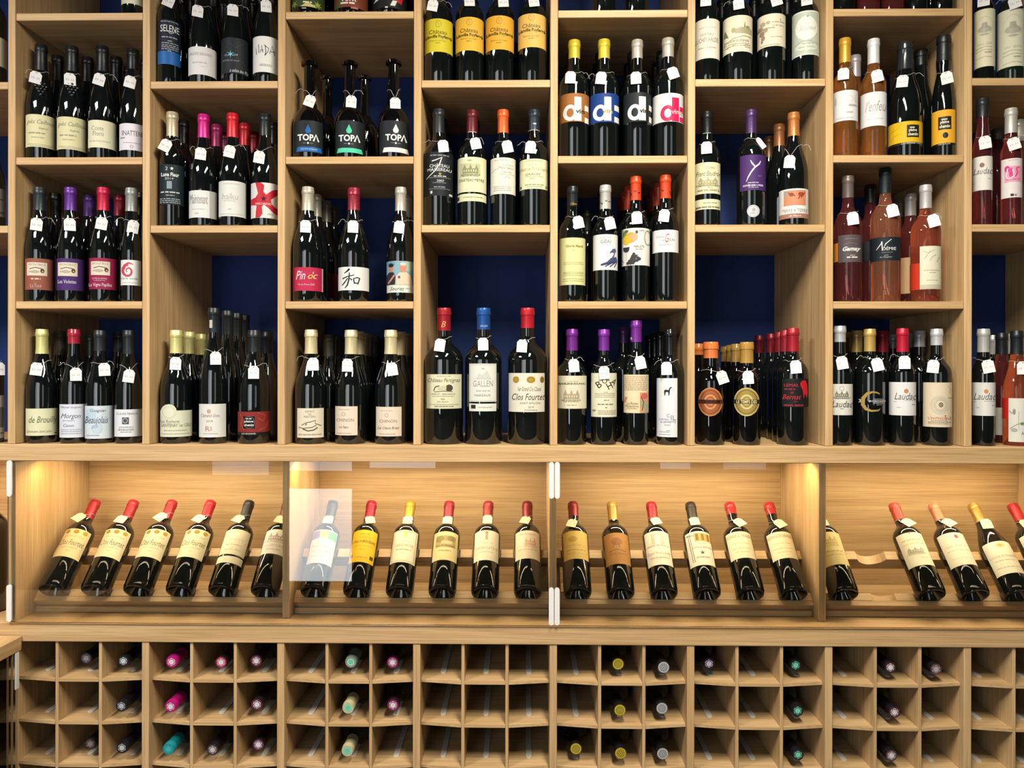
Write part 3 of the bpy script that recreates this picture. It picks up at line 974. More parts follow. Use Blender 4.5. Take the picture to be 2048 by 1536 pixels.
b(928, 278, 285, 'bg', '2a3032', 472, 'black-capped bottle with bluish white swirling label', [(795, 1066, 985, 1290, 'dde7ee')],
  [('e', 850, 1060, 45, 60, 'c4d8e4'), ('e', 905, 1190, 50, 55, 'c8dae4'), ('e', 980, 1090, 40, 40, 'd0dfe8'), ('T', 'Guignier', 915, 1032, 150, 34, '66727e'), ('T', 'Beaujolais', 900, 1125, 212, 84, '56677a', 'i'), ('T', '2019', 880, 1180, 60, 28, '93a8b8', 'i'), ('t', 870, 1258, 120, 8, 'a4b4c0')], (972, 646, -3))
b(1198, 268, 285, 'bg', '262c2e', 500, 'black-capped bottle with small grey square on white label', [(1063, 1332, 1018, 1272, 'ecedf0')],
  [('T', 'CLAUDE PERRAUD', 1185, 1058, 195, 18, '8a8a8e'), ('r', 1138, 1200, 1092, 1155, '54575c'), ('o', 1166, 1122, 24, 24, 6, 'b9bcc0'), ('t', 1175, 1182, 130, 7, 'a8a8ac'), ('T', 'BOURGOGNE', 1175, 1206, 138, 18, '8d8d92'), ('t', 1175, 1228, 100, 7, 'b0b0b4')], (1200, 707, 8))
bb(552, 292, '4a463a', 510, 1, 'olive-grey', 'bg')
bb(848, 322, '34332f', 520, 2, 'dark grey', 'bg')
bb(1110, 300, '20262a', 485, 1, 'blue-black', 'bg')

# ---- column 2
bay(CROP['D'], ZB, COLN[2] + ' top bay')
b(392, 325, None, 'bx', '1c1e22', None, 'straight dark bottle with blue banded label', [(236, 548, 270, 875, '1a2230')],
  [('r', 236, 548, 700, 878, '1763ac'), ('T', 'SELENE', 402, 388, 255, 92, 'efefec'), ('l', [(385, 440), (410, 455), (450, 440), (490, 365)], 7, 'efefec'), ('t', 400, 295, 240, 10, 'a8aaae'), ('t', 400, 508, 215, 14, 'a8aaae'), ('t', 400, 560, 60, 12, 'a8aaae')] + rows(405, (590, 620, 645, 672), 225, 12, 'a0a4aa') + [('t', 400, 697, 60, 10, 'c0c0c4')], (385, 22, 18))
b(850, 395, None, 'bg', '2a2c2e', None, 'sloping dark bottle with blank-looking grey-white label', [(652, 1048, 638, 1020, 'e9e5e3')],
  [('T', 'ANDRE BERNARD', 822, 736, 300, 38, 'b8b3b3'), ('t', 810, 855, 190, 16, 'c4bebe'), ('t', 860, 905, 60, 8, 'd0cacb')], (782, 166, 4))
b(1292, 382, None, 'bg', '202426', None, 'sloping bottle with charcoal label and small blue star', [(1103, 1482, 515, 1000, '20262a')],
  [('s', 1232, 742, 58, '6fc4dc', 6, .22), ('T', 'Ô M', 1190, 752, 70, 26, 'c4cace'), ('T', 'LOUP', 1300, 748, 60, 24, 'c4cace'), ('T', 'ÉTOILE DU LOUP', 1240, 825, 215, 24, 'a4acb0'), ('l', [(1200, 590), (1300, 650), (1420, 560)], 3, '4a5256'), ('l', [(1300, 780), (1420, 850), (1470, 960)], 3, '4a5256'), ('T', 'a selon des Pis', 1345, 962, 245, 44, 'd8dadc', 'i')], (1260, 147, 0))
b(1718, 366, None, 'bg', '1a1c1e', None, 'sloping bottle with white label of scratchy black capitals', [(1537, 1900, 495, 985, 'efece6')],
  [('l', [(1588, 742), (1580, 645), (1622, 728), (1615, 610)], 8, '1a1a1a'), ('l', [(1640, 720), (1660, 615), (1672, 722)], 8, '1a1a1a'), ('l', [(1648, 690), (1680, 685)], 7, '1a1a1a'),
   ('l', [(1702, 618), (1712, 700), (1700, 762)], 8, '1a1a1a'), ('l', [(1690, 615), (1752, 660), (1738, 705), (1698, 762)], 8, '1a1a1a'), ('l', [(1762, 728), (1795, 612), (1832, 740)], 8, '1a1a1a'), ('l', [(1770, 695), (1842, 690)], 7, '1a1a1a')] + rows(1712, (880, 898), 160, 9, 'b8b2aa'), (1715, 88, -2))
deeper(2)
bay(CROP['E'], ZD, COLN[2] + ' middle bay')
b(260, 250, 318, 'bx', 'b9ab8c', 535, 'champagne-gold capped bottle with dark label and white star', [(138, 372, 810, 1195, '14252a')],
  [('s', 255, 850, 20, 'ecece8'), ('T', '2', 205, 850, 22, 32, 'd0d4d4'), ('T', 'Luna Fleur', 240, 908, 168, 38, 'e6e6e2', 'b'), ('T', '2014', 230, 947, 80, 20, 'd8d8d4'), ('r', 208, 256, 972, 1045, '8a9ca4'), ('t', 240, 1078, 175, 12, 'c8ccca'), ('t', 240, 1108, 80, 8, 'a8b0b0')] + rows(240, (1142, 1160, 1178), 190, 8, '9aa4a6'), (195, 636, 24))
b(560, 282, 340, 'bg', 'c21e78', 550, 'magenta-capped bottle with tall grey lettering on white', [(419, 692, 1060, 1322, 'e8e7e2')],
  [('r', 618, 692, 1060, 1322, 'b9b8b2'), ('T', 'Maintenant', 515, 1142, 168, 92, '9e9d99'), ('t', 510, 1240, 130, 5, 'c8c6c0'), ('t', 495, 1280, 30, 12, 'c0beb8')], (532, 712, 4))
b(838, 268, 330, 'bg', 'c81f2b', 545, 'bright red-capped bottle with faint lowercase white label', [(705, 972, 968, 1308, 'e7e5df')],
  [('T', 'haïku', 815, 1118, 145, 60, 'c0bdb6'), ('t', 810, 1160, 110, 6, 'c8c5be'), ('t', 825, 995, 150, 6, 'd0cdc6'), ('t', 810, 1240, 30, 10, 'c4c1ba'), ('t', 830, 1285, 220, 5, 'd0cdc6')], (810, 690, 10))
starf = [(1060, 985), (1110, 985), (1142, 1010), (1135, 1075), (1160, 1100), (1215, 1055), (1272, 1030), (1284, 1070), (1255, 1100), (1205, 1145), (1212, 1185), (1240, 1210), (1284, 1225), (1284, 1290), (1230, 1270), (1180, 1225), (1140, 1195), (1120, 1215), (1125, 1285), (1100, 1322), (1062, 1322), (1065, 1260), (1072, 1205), (1016, 1195), (1016, 1140), (1060, 1130), (1085, 1090)]
b(1150, 272, 335, 'bg', '1f2527', 530, 'black-capped bottle with big red starfish on white label', [(1014, 1286, 985, 1324, 'eae4dc')],
  [('p', starf, 'c81f34'), ('s', 1137, 1140, 32, '3c1418'), ('T', 'MARCABANES', 1135, 1188, 150, 20, 'f0d4d2'), ('t', 1200, 1285, 60, 10, 'b8b0a8')], (1095, 747, 7))
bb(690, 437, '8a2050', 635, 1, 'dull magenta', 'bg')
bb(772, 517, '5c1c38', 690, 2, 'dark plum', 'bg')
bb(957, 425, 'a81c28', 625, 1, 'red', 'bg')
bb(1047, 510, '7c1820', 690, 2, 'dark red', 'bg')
deeper(1, (1, 2))
bay(CROP['F'], ZF, COLN[2] + ' bottom bay')
b(205, 213, 657, 'bg', 'd3cd88', 805, 'yellow-capped bottle with cream label rising in a half-round', [(99, 311, 1180, 1352, 'e5e7cb')],
  [('e', 157, 1186, 51, 48, 'e5e7cb'), ('o', 157, 1190, 42, 38, 3, 'c9cbb0'), ('T', 'Les Rocheres', 165, 1250, 120, 20, '9c9b86'), ('T', 'SANTENAY 1er CRU', 203, 1276, 190, 22, '8a8974'), ('t', 200, 1310, 150, 5, 'b4b49c'), ('t', 200, 1332, 180, 4, 'b4b49c')], (200, 872, 3))
b(450, 194, 512, 'bg', '22272a', 668, 'tall black-capped bottle with cream label and orange monogram', [(356, 530, 1137, 1355, 'ebeae2')],
  [('e', 418, 1185, 12, 14, 'd8a088'), ('T', 'Clémence Grave', 428, 1212, 120, 22, 'c0968a', 'i'), ('T', '2018', 422, 1248, 42, 13, 'd08a70'), ('T', 'R', 411, 1298, 28, 32, 'd08a70'), ('T', 'R', 434, 1298, 12, 30, 'ddb4a4'), ('t', 430, 1330, 90, 4, 'c4c0b4')], (462, 838, -1), capart=[('r', 422, 440, 588, 640, 'c8c4b8')], H0=.4)
b(713, 214, 657, 'bg', '202426', 795, 'black-capped bottle with brick red label and black square', [(607, 820, 1188, 1340, '8f2d2b')],
  [('l', [(625, 1200), (640, 1235), (630, 1270), (650, 1310)], 4, 'c05a42'), ('l', [(735, 1195), (790, 1215), (770, 1250), (740, 1230)], 4, 'c05a42'), ('l', [(745, 1310), (790, 1290), (805, 1250)], 4, 'c05a42'), ('r', 645, 718, 1217, 1297, '1a1618'), ('o', 681, 1257, 36, 40, 2, '8a7a70'),
   ('t', 681, 1233, 40, 7, 'd8d0c8'), ('T', 'plaine', 681, 1252, 58, 18, 'e8e0d8', 'b'), ('T', 'chemin', 681, 1274, 60, 15, 'e8e0d8', 'b'), ('r', 607, 820, 1322, 1341, '1a1618'), ('T', 'LES BASSANEL', 681, 1331, 92, 9, 'e8e0d8')], (710, 930, 0))
bb(288, 668, 'd0ca88', 808, 1, 'pale yellow', 'bg')
bb(362, 682, 'c8c280', 815, 2, 'straw yellow', 'bg')
bb(540, 530, '1d2224', 680, 1, 'tall black', 'bg')
bb(603, 546, '1b2022', 690, 2, 'tall black', 'bg')
bb(650, 560, '191e20', 700, 3, 'tall black', 'bg')
bb(800, 668, '181c1e', 805, 1, 'short black', 'bg')

# ---- column 3
bay(CROP['G'], ZA, COLN[3] + ' top bay')
b(255, 312, None, 'bg', '20231f', None, 'ale bottle with green leafy label cut off above', [(100, 410, -250, 62, '3a4a22')],
  [('s', 120, 30, 40, '8fae4a', 7, .35), ('s', 340, 30, 42, '9ab04e', 7, .35), ('p', [(180, 62), (240, 20), (320, 45), (320, 62)], 'cfc07a'), ('t', 245, 20, 80, 14, 'e6e0c0'), ('t', 215, 78, 40, 8, 'd8d8d0')], glass='black')
b(658, 316, None, 'bg', '20231f', None, 'ale bottle with rust red label cut off above', [(502, 814, -250, 66, '7c3a26')],
  [('p', [(502, 66), (540, 0), (590, -40), (560, 66)], '4a5a2c'), ('T', 'TOPA', 635, -8, 140, 40, 'f0e4d8', 'b'), ('t', 630, 28, 135, 16, 'ecdccc'), ('r', 655, 720, 62, 80, 'b86848')], glass='black')
b(1015, 322, None, 'bg', '20231f', None, 'ale bottle with black-red-white label cut off above', [(856, 1174, -250, 70, '151517')],
  [('p', [(1060, 0), (1135, -40), (1125, 20)], 'c62430'), ('p', [(1020, 50), (1045, 0), (1085, 0), (1065, 50)], 'e8e6dc'), ('p', [(870, 10), (900, -30), (915, -5)], 'dcdad2'), ('t', 990, 68, 30, 14, 'd8d8d4')], glass='black')
deeper(1)
bay(CROP['G'], ZC, COLN[3] + ' upper bay')
def topa(x, yd, ty, c, x0, x1, y0, y1):
    drop = [(x, yd - 42), (x + 14, yd - 12), (x + 27, yd + 14), (x + 20, yd + 36), (x, yd + 44), (x - 20, yd + 36), (x - 27, yd + 14), (x - 14, yd - 12)]
    m = (x0 + x1) / 2
    return [('p', drop, c), ('T', 'TOP', x - 22, ty, 145, 62, 'f2f2f0', 'b'), ('l', [(x + 50, ty + 31), (x + 73, ty - 31), (x + 97, ty + 31)], 15, 'f2f2f0'),
            ('p', [(x, ty + 42), (x + 11, ty + 53), (x, ty + 64), (x - 11, ty + 53)], 'e8e8e6'), ('t', x - 32, ty + 53, 26, 5, '8a8e90'), ('t', x + 32, ty + 53, 26, 5, '8a8e90'), ('p', [(x0 + 12, y0), (x1 - 12, y0), (x1, y1), (x0, y1)], c)]
b(272, 310, 568, 'al', None, None, 'long-necked ale bottle with blue drop and band', [(128, 395, 1120, 1415, '1a2124')], topa(258, 1200, 1280, '1766b0', 152, 388, 1367, 1410) + [('T', 'LAKA WHEY BARTENARRA', 268, 1388, 150, 10, 'dfe8f0')], (275, 942, 18), glass='black')
b(648, 300, 568, 'al', None, None, 'long-necked ale bottle with mint drop and band', [(516, 775, 1120, 1420, '1a2124')], topa(640, 1200, 1285, '52d6ae', 530, 766, 1378, 1420), (660, 946, 3), glass='black')
b(1055, 300, 556, 'al', None, None, 'long-necked ale bottle with white drop and band', [(925, 1188, 1120, 1418, '1a2124')], topa(1075, 1195, 1278, 'eeede4', 956, 1196, 1372, 1415), (1070, 962, -1), glass='black')
bb(440, 700, None, None, 1, 'uncapped long-necked', 'al', 'black', R=.040)
bb(787, 700, None, None, 1, 'uncapped long-necked', 'al', 'black', R=.040)
bay(CROP['H'], ZE, COLN[3] + ' middle bay')
b(275, 304, 325, 'bg', 'b9b3a0', 547, 'silver-capped bottle with raspberry label', [(124, 426, 1112, 1345, 'c4274e')],
  [('r', 412, 426, 1112, 1345, 'e8d8dc'), ('T', 'Pin', 205, 1190, 90, 85, 'f4e6ea', 'i'), ('T', 'o', 300, 1205, 48, 42, 'eedb5a', 'i'), ('T', "'c", 345, 1190, 50, 70, 'f2d8b8', 'i'), ('T', 'Vin de France 2018', 258, 1282, 160, 22, 'ecc0cc')], (252, 710, 1))
kz = '26262a'
b(730, 308, 335, 'bg', '8c2636', 543, 'dark red-capped bottle with black brush character on white', [(577, 883, 1108, 1340, 'eeede7')],
  [('l', [(688, 1128), (668, 1150), (640, 1170)], [20, 16, 6], kz), ('l', [(622, 1225), (665, 1205), (735, 1188)], [12, 10, 8], kz), ('l', [(688, 1165), (682, 1240), (668, 1290), (645, 1318)], [10, 14, 14, 8], kz), ('l', [(672, 1220), (640, 1265), (618, 1290)], [10, 12, 8], kz), ('l', [(690, 1220), (715, 1240)], [8, 12], kz),
   ('l', [(728, 1222), (732, 1250), (738, 1275)], [10, 12, 12], kz), ('l', [(728, 1225), (765, 1212), (786, 1222), (778, 1250), (768, 1282)], [8, 10, 14, 12, 10], kz), ('l', [(735, 1268), (775, 1270)], 10, kz), ('t', 870, 1210, 12, 40, 'c4c2ba')], (722, 712, 1))
b(1195, 276, 328, 'bg', 'b8b2a4', 550, 'silver-capped bottle with photo of two people on label', [(1059, 1330, 1050, 1362, 'e6e4d8')],
  [('r', 1059, 1330, 1052, 1285, '86aebc'), ('e', 1270, 1100, 60, 50, 'a8c4b0'), ('e', 1100, 1080, 40, 30, '6f9cb8'),
   ('p', [(1060, 1285), (1060, 1190), (1085, 1160), (1125, 1160), (1145, 1200), (1140, 1285)], '26262e'), ('e', 1103, 1122, 22, 38, 'c9826c'), ('e', 1103, 1092, 24, 20, '241c1c'), ('l', [(1075, 1270), (1110, 1225), (1135, 1190)], 16, 'd08a70'),
   ('p', [(1150, 1285), (1150, 1200), (1185, 1165), (1250, 1160), (1290, 1190), (1310, 1285)], 'e2ccae'), ('e', 1217, 1115, 32, 48, 'd88a70'), ('e', 1217, 1080, 30, 18, 'd4ccc4'), ('e', 1180, 1210, 12, 14, '6f4a8a'), ('T', 'Souriez', 1162, 1322, 138, 36, '7f8a76', 'i'), ('t', 1265, 1318, 40, 7, 'b4b4a8')], (1180, 716, 6))
bb(360, 397, '8e8a7c', 607, 1, 'silver', 'bg')
bb(458, 462, '7a776c', 660, 2, 'dull silver', 'bg', L=(.08, .31, '6a1a34'))
bb(530, 520, '605e56', 712, 3, 'dim silver', 'bg', L=(.08, .31, '5a1830'))
bb(1278, 405, '7a766c', 615, 1, 'grey', 'bg')
bay(CROP['I'], ZF, COLN[3] + ' bottom bay')
b(290, 300, 280, 'bg', 'd4c59a', 500, 'beige-capped bottle with hillside sketch label', [(163, 407, 1008, 1283, 'ece1c8')],
  [('T', 'ESPRIT', 280, 1038, 82, 18, 'aa9c84'), ('T', 'des', 278, 1060, 30, 12, 'aa9c84'), ('T', 'HAUTEAU', 278, 1085, 105, 20, 'aa9c84'), ('l', [(205, 1165), (250, 1140), (285, 1135), (330, 1120), (328, 1150), (385, 1172)], 6, '6a5848'), ('l', [(178, 1185), (220, 1195), (300, 1185), (340, 1165)], 6, '6a5848'), ('l', [(215, 1200), (260, 1218), (310, 1212), (350, 1188)], 9, '5a4a3c'), ('l', [(240, 1165), (250, 1150)], 8, '5a4a3c'), ('t', 282, 1252, 210, 9, 'b4a68c')], (310, 597, -2))
chin = lambda x, y: [('o', x - 15, y - 55, 17, 18, 4, 'c4ae98'), ('t', x - 15, y - 98, 100, 5, 'd0bca8'), ('T', 'CHINON', x, y, 158, 28, 'ab947e')]
b(662, 296, 283, 'bg', 'd4c59a', 503, 'beige-capped bottle with peach label, short second line', [(522, 722, 990, 1260, 'eedcc6')], chin(608, 1117) + [('T', 'Les Pages', 595, 1185, 85, 24, '8a7866', 'i'), ('t', 600, 1240, 130, 6, 'c4b09a')], (628, 607, 2))
b(1032, 296, 283, 'bg', 'd4c59a', 503, 'beige-capped bottle with peach label, long second line', [(897, 1131, 995, 1270, 'eedcc6')], chin(1008, 1128) + [('T', 'Les Cœurs Brisés', 1010, 1190, 195, 26, '8a7866', 'i'), ('t', 1000, 1248, 150, 6, 'c4b09a')], (1045, 643, -9))
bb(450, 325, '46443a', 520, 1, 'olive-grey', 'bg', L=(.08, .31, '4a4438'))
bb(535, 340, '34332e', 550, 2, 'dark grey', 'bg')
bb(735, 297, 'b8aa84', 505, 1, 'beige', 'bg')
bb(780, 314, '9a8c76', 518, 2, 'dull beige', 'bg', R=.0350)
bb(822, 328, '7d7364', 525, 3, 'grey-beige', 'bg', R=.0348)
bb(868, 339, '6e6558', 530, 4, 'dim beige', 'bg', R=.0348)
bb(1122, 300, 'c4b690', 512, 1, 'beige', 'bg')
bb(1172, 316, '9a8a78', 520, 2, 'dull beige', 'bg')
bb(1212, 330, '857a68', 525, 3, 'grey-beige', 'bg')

# ---- column 4
bay(CROP['J'], ZB, COLN[4] + ' top bay')
def pf(x, y1, y2, y3, yr, c1, c2):
    return [('o', x - 5, yr, 42, 48, 6, c2), ('l', [(x - 25, yr - 25), (x + 5, yr), (x - 10, yr + 30)], 5, c2), ('T', 'Château', x - 10, y1, 240, 56, c1), ('T', 'Léoville Poyferré', x, y2, 362, 60, c1, 'b'), ('T', 'Saint Julien', x - 10, y3, 222, 26, c2), ('t', x - 10, y3 + 34, 70, 10, c2)]
b(330, 398, None, 'bx', '2a2620', None, 'dark bottle with lemon yellow label', [(131, 529, 262, 730, 'dcc92e')], pf(328, 448, 518, 572, 335, '5c5016', 'a89a28'), (245, 80, 9))
b(766, 398, None, 'bx', '2a2620', None, 'dark bottle with amber yellow label', [(567, 965, 238, 712, 'eeb93a')], pf(766, 425, 495, 545, 310, '5c4416', 'b08a2a'), (763, 28, -2))
b(1191, 400, None, 'bx', '2a2620', None, 'dark bottle with orange-yellow label', [(991, 1391, 218, 697, 'eeb036')], pf(1190, 410, 478, 568, 290, '5c4416', 'ac842a'), (1240, 34, -3))
b(1648, 400, None, 'bx', '2a2620', None, 'dark bottle with pale apricot label', [(1448, 1848, 190, 665, 'f0bf62')], pf(1645, 355, 425, 505, 245, '66501e', 'b8924a'), (1672, 32, -6))
deeper(2)
bay(CROP['K'], ZD, COLN[4] + ' middle bay')
b(230, 290, 250, 'bx', '2c2f32', 470, 'black bottle printed with white slash and capitals', [(87, 372, 660, 1095, '191d21')],
  [('t', 240, 695, 180, 9, '9a9ca0'), ('l', [(165, 752), (205, 742), (262, 716), (240, 780), (195, 850), (112, 925)], [10, 10, 14, 12, 9, 4], 'e8e8e4'), ('T', 'CHÂTEAU', 238, 795, 188, 40, 'eeeeea'), ('T', 'MASSEREAU', 240, 838, 232, 30, 'eeeeea'), ('s', 243, 880, 18, 'b8a45c'), ('t', 243, 902, 120, 10, 'c4c4c4'), ('t', 240, 916, 210, 5, '8a8c90'), ('T', '2007', 248, 948, 72, 22, 'dededa'), ('t', 240, 968, 130, 5, '9a9ca0'), ('t', 240, 1010, 110, 8, 'a4a6aa'), ('t', 240, 1028, 200, 5, '8a8c90'), ('r', 330, 362, 1070, 1092, 'c4c4c0'), ('r', 152, 172, 1048, 1075, 'c4c4c0')], (275, 606, -6))
pic = castle(455, 642, 772, 900, '8f9066', 'dcdcb4')
b(563, 286, 262, 'bx', '5e1a20', 468, 'oxblood-capped bottle with cream engraved label in two pieces', [(420, 706, 712, 1058, 'e8e5ba'), (420, 706, 1076, 1150, 'e8e5ba')],
  [('t', 540, 745, 40, 12, 'a8a480'), ('r', 455, 642, 775, 900, 'c4c49a')] + pic + [('T', 'CHÂTEAU MEYRE', 557, 936, 242, 34, '86826a'), ('r', 424, 442, 1098, 1132, '3a382e'), ('t', 570, 1108, 180, 6, 'b8b48e')], (597, 582, -12), capart=[('r', 522, 604, 462, 468, 'c9c4bc')])
b(870, 248, 258, 'bx', 'e0602a', 470, 'orange-capped bottle with narrow ivory label', [(748, 988, 718, 1078, 'ebe4d2')],
  [('t', 850, 742, 130, 8, 'c4bcae'), ('T', 'CHÂTEAU', 915, 790, 100, 13, 'b4ac9e'), ('T', 'Meyreau', 895, 822, 148, 36, 'c4a494', 'i'), ('l', [(760, 860), (800, 830), (820, 825)], 4, 'c4b8a8'), ('T', 'GRAVES', 905, 862, 85, 15, 'b4ac9e'), ('t', 910, 882, 150, 3, 'c8c0b0'), ('T', '2016', 910, 908, 50, 20, '9aa0c0', 'i')] + rows(865, (1002, 1020, 1040), 165, 6, 'c8c0b0'), (912, 612, -12))
b(1176, 284, 258, 'bx', '26323a', 450, 'slate-capped bottle with cream label', [(1036, 1316, 730, 1028, 'e9e5bc')],
  [('t', 1180, 748, 160, 7, 'b8b28a'), ('T', 'CHÂTEAU', 1175, 785, 110, 14, 'bdb78f'), ('T', 'Haut de Pontaulogne', 1176, 832, 270, 40, 'b4ad84', 'i'), ('T', 'GRAVES', 1165, 882, 140, 20, '8d8860'), ('t', 1180, 905, 170, 3, 'b8b28a'), ('T', '2014', 1163, 925, 42, 14, '8d8860'), ('t', 1180, 985, 180, 8, 'a8a27a'), ('t', 1180, 1005, 150, 6, 'b8b28a'), ('r', 1043, 1058, 992, 1015, '4a5a34'), ('r', 1285, 1300, 992, 1012, '8a8450')], (1143, 618, 5), capart=[('t', 1183, 384, 30, 12, 'e4e4e4'), ('r', 1120, 1232, 443, 449, 'b8bcc0')])
deeper(1)
bay(CROP['L'], ZF, COLN[4] + ' bottom bay')
b(190, 256, 513, 'bx', 'a3202c', 657, 'magnum with wine red capsule and cream label', [(78, 303, 943, 1168, 'e6e2c0')],
  [('t', 190, 955, 90, 4, 'b8b392'), ('T', 'Château Pertignas', 190, 985, 205, 34, '77725a', 'i'), ('e', 222, 1032, 24, 22, '4a4636'), ('p', [(148, 1022), (205, 1015), (205, 1042), (150, 1044)], 'cfcaa8'), ('l', [(125, 1052), (135, 1025), (160, 1018)], 6, '4a4636'), ('l', [(130, 1058), (190, 1052), (245, 1056)], 4, '6a6650'), ('T', 'MERLOT - BERNARDIN', 185, 1072, 150, 9, '9a9576'), ('t', 185, 1086, 140, 3, 'b4af90'), ('t', 185, 1104, 30, 7, 'b4af90'), ('T', 'Jean Gautier', 182, 1122, 75, 12, 'a49f80', 'i'), ('t', 190, 1140, 190, 3, 'b4af90'), ('t', 190, 1152, 120, 6, 'a49f80')], (163, 753, 8), capart=[('T', 'B', 186, 616, 30, 38, 'd8b05a', 'i')])
b(448, 242, 513, 'bx', '1f4f94', 650, 'magnum with blue capsule and narrow off-white label', [(357, 530, 873, 1123, 'e8e7dc'), (357, 530, 1135, 1185, 'e8e7dc')],
  [('f', 362, 525, 879, 1117, 2, 'c8c6bc'), ('t', 445, 906, 16, 7, 'b4b2a8'), ('p', [(398, 972), (420, 935), (440, 948), (470, 918), (495, 972)], 'd4d2ca'), ('T', 'GALLEN', 445, 1003, 126, 40, 'b0ada4'), ('t', 445, 1050, 90, 6, 'c4c2b8'), ('T', 'MARGAUX', 442, 1080, 100, 13, 'a3a098'), ('r', 370, 398, 1143, 1167, '2a2c28'), ('t', 460, 1158, 90, 4, 'b8b6ac')], (445, 746, -1), capart=[('T', 'GALLEN', 450, 627, 46, 12, 'c8d4e4', 'i')])
b(735, 258, 513, 'bx', 'b81f2c', 640, 'magnum with bright red capsule and three gold medals', [(615, 845, 935, 1190, 'ece5d2')],
  [('e', 663, 978, 20, 22, 'b8963a'), ('o', 663, 978, 14, 16, 3, '8a6a1e'), ('e', 757, 978, 28, 22, 'b8963a'), ('o', 757, 978, 20, 15, 3, '8a6a1e'), ('e', 828, 978, 13, 21, '8a6a2a'), ('T', '1er Grand Cru Classé', 748, 1038, 148, 28, '8d8674', 'i'), ('T', 'Clos Fourtet', 742, 1090, 208, 42, '5c564a', 'i'), ('T', 'SAINT-EMILION', 752, 1131, 128, 12, 'a59d8a'), ('T', '2019', 757, 1157, 36, 13, '9a927e'), ('t', 757, 1176, 80, 4, 'b8b09c')], (700, 758, 4))

# ---- column 5
bay(CROP['M'], ZA, COLN[5] + ' top bay')
b(498, 215, None, 'bx', '1a1c1e', None, 'dark bottle with only its base in frame', (), ())
b(802, 215, None, 'bx', '1a1c1e', None, 'dark bottle with only its base showing', (), ())
bay(CROP['M'], ZC, COLN[5] + ' upper bay')
def dvin(x, y, w, h, c, cx0, cx1, y0, y1, y2, y3, txt, tx, tw, tc):
    return [('o', x - .13 * w, y + .16 * h, .40 * w, .34 * h, .205 * w, c), ('r', x + .10 * w, x + .48 * w, y - .5 * h, y + .5 * h, c), ('r', cx0, cx1, y0, y1, c), ('r', cx0, cx1, y2, y3, c), ('T', txt, tx, y + 22, tw, 42, tc, 'b')]
b(222, 276, 388, 'bx', 'd6c038', 537, 'yellow-capped bottle with orange-brown label and big letter', [(84, 358, 866, 1130, 'a86a34')], dvin(208, 1012, 165, 222, 'efeae0', 316, 350, 972, 1022, 1085, 1135, 'vin', 275, 78, '2a2624'), (188, 722, 2))
b(500, 276, 382, 'bx', 'd6c038', 537, 'yellow-capped bottle with royal blue label and big letter', [(362, 638, 865, 1135, '173f8a')], dvin(486, 1012, 165, 222, 'f0ece4', 592, 634, 970, 1022, 1078, 1130, 'vin', 530, 90, 'b09a60'), (473, 727, 7))
b(808, 264, 385, 'bx', 'b5aea0', 537, 'silver-capped bottle with black label and big white letter', [(676, 940, 858, 1130, '1f2428')], dvin(808, 1008, 162, 222, 'f0ece4', 914, 938, 968, 1018, 1075, 1128, 'vin', 866, 72, '1a1a1a'), (797, 728, -2))
b(1100, 284, 370, 'bx', 'b5aea0', 523, 'silver-capped bottle with white label and pink letter', [(958, 1242, 866, 1132, 'e8e6e0')], dvin(1120, 1018, 165, 222, 'd81b56', 1205, 1236, 985, 1035, 1080, 1125, 'vinz', 1180, 100, 'e0b0a8') , (1145, 685, -17))
deeper(2)
bay(CROP['N'], ZE, COLN[5] + ' middle bay')
b(220, 258, 320, 'bx', '22282a', 505, 'black-capped bottle with tall pale yellow label', [(96, 346, 818, 1286, 'e2dea0')],
  [('T', 'Gloria Marti', 240, 900, 165, 26, 'a08c3c', 'b'), ('t', 235, 942, 30, 5, 'c4be84')] + rows(230, (1062, 1078, 1160, 1172, 1190, 1225, 1245), 190, 5, 'c8c288'), (278, 668, -12), capart=[('T', 'Cilion', 232, 483, 60, 22, 'c8a83c', 'i')])
b(547, 244, 308, 'bx', 'b9b5ae', 532, 'silver-capped bottle with blue heron on white label', [(430, 664, 785, 1138, 'eae8e4')],
  [('T', 'CHÂTEAU', 550, 816, 106, 15, 'a09c98'), ('T', 'le', 548, 836, 18, 12, 'a09c98'), ('T', 'GEAI', 550, 856, 100, 34, '8c8884'), ('p', [(590, 970), (615, 930), (640, 922), (650, 945), (640, 970), (615, 965)], '5a5c84'), ('l', [(590, 972), (602, 952)], 5, '33344a'), ('l', [(640, 955), (628, 990), (620, 1015)], [10, 12, 20], '6a6c92'),
   ('p', [(500, 1080), (560, 1060), (600, 1020), (650, 1005), (662, 1040), (640, 1065), (580, 1085)], '4a4c78'), ('l', [(505, 1090), (560, 1080), (610, 1060)], 12, '30325a'), ('l', [(545, 1105), (590, 1080), (630, 1055)], 10, '3c3e68'), ('l', [(590, 1108), (620, 1080), (650, 1050)], 9, '30325a'), ('l', [(630, 1110), (645, 1080), (658, 1050)], 8, '4a4c78')], (590, 677, -12),
  capart=[('l', [(500, 465), (512, 480), (520, 470), (515, 490)], 6, '3a3634'), ('l', [(545, 450), (555, 460), (565, 450)], 6, '3a3634'), ('l', [(578, 455), (586, 465), (594, 455)], 6, '3a3634')])
grapes = [('e', 830 + dx, 1020 + dy, 15, 14, '3a3638') for dx, dy in ((0, -40), (-12, -18), (18, -20), (38, -2), (-22, 5), (6, 2), (32, 22), (-40, 28), (-12, 26), (14, 26), (-55, 48), (-30, 48), (52, 8), (-5, 46))]
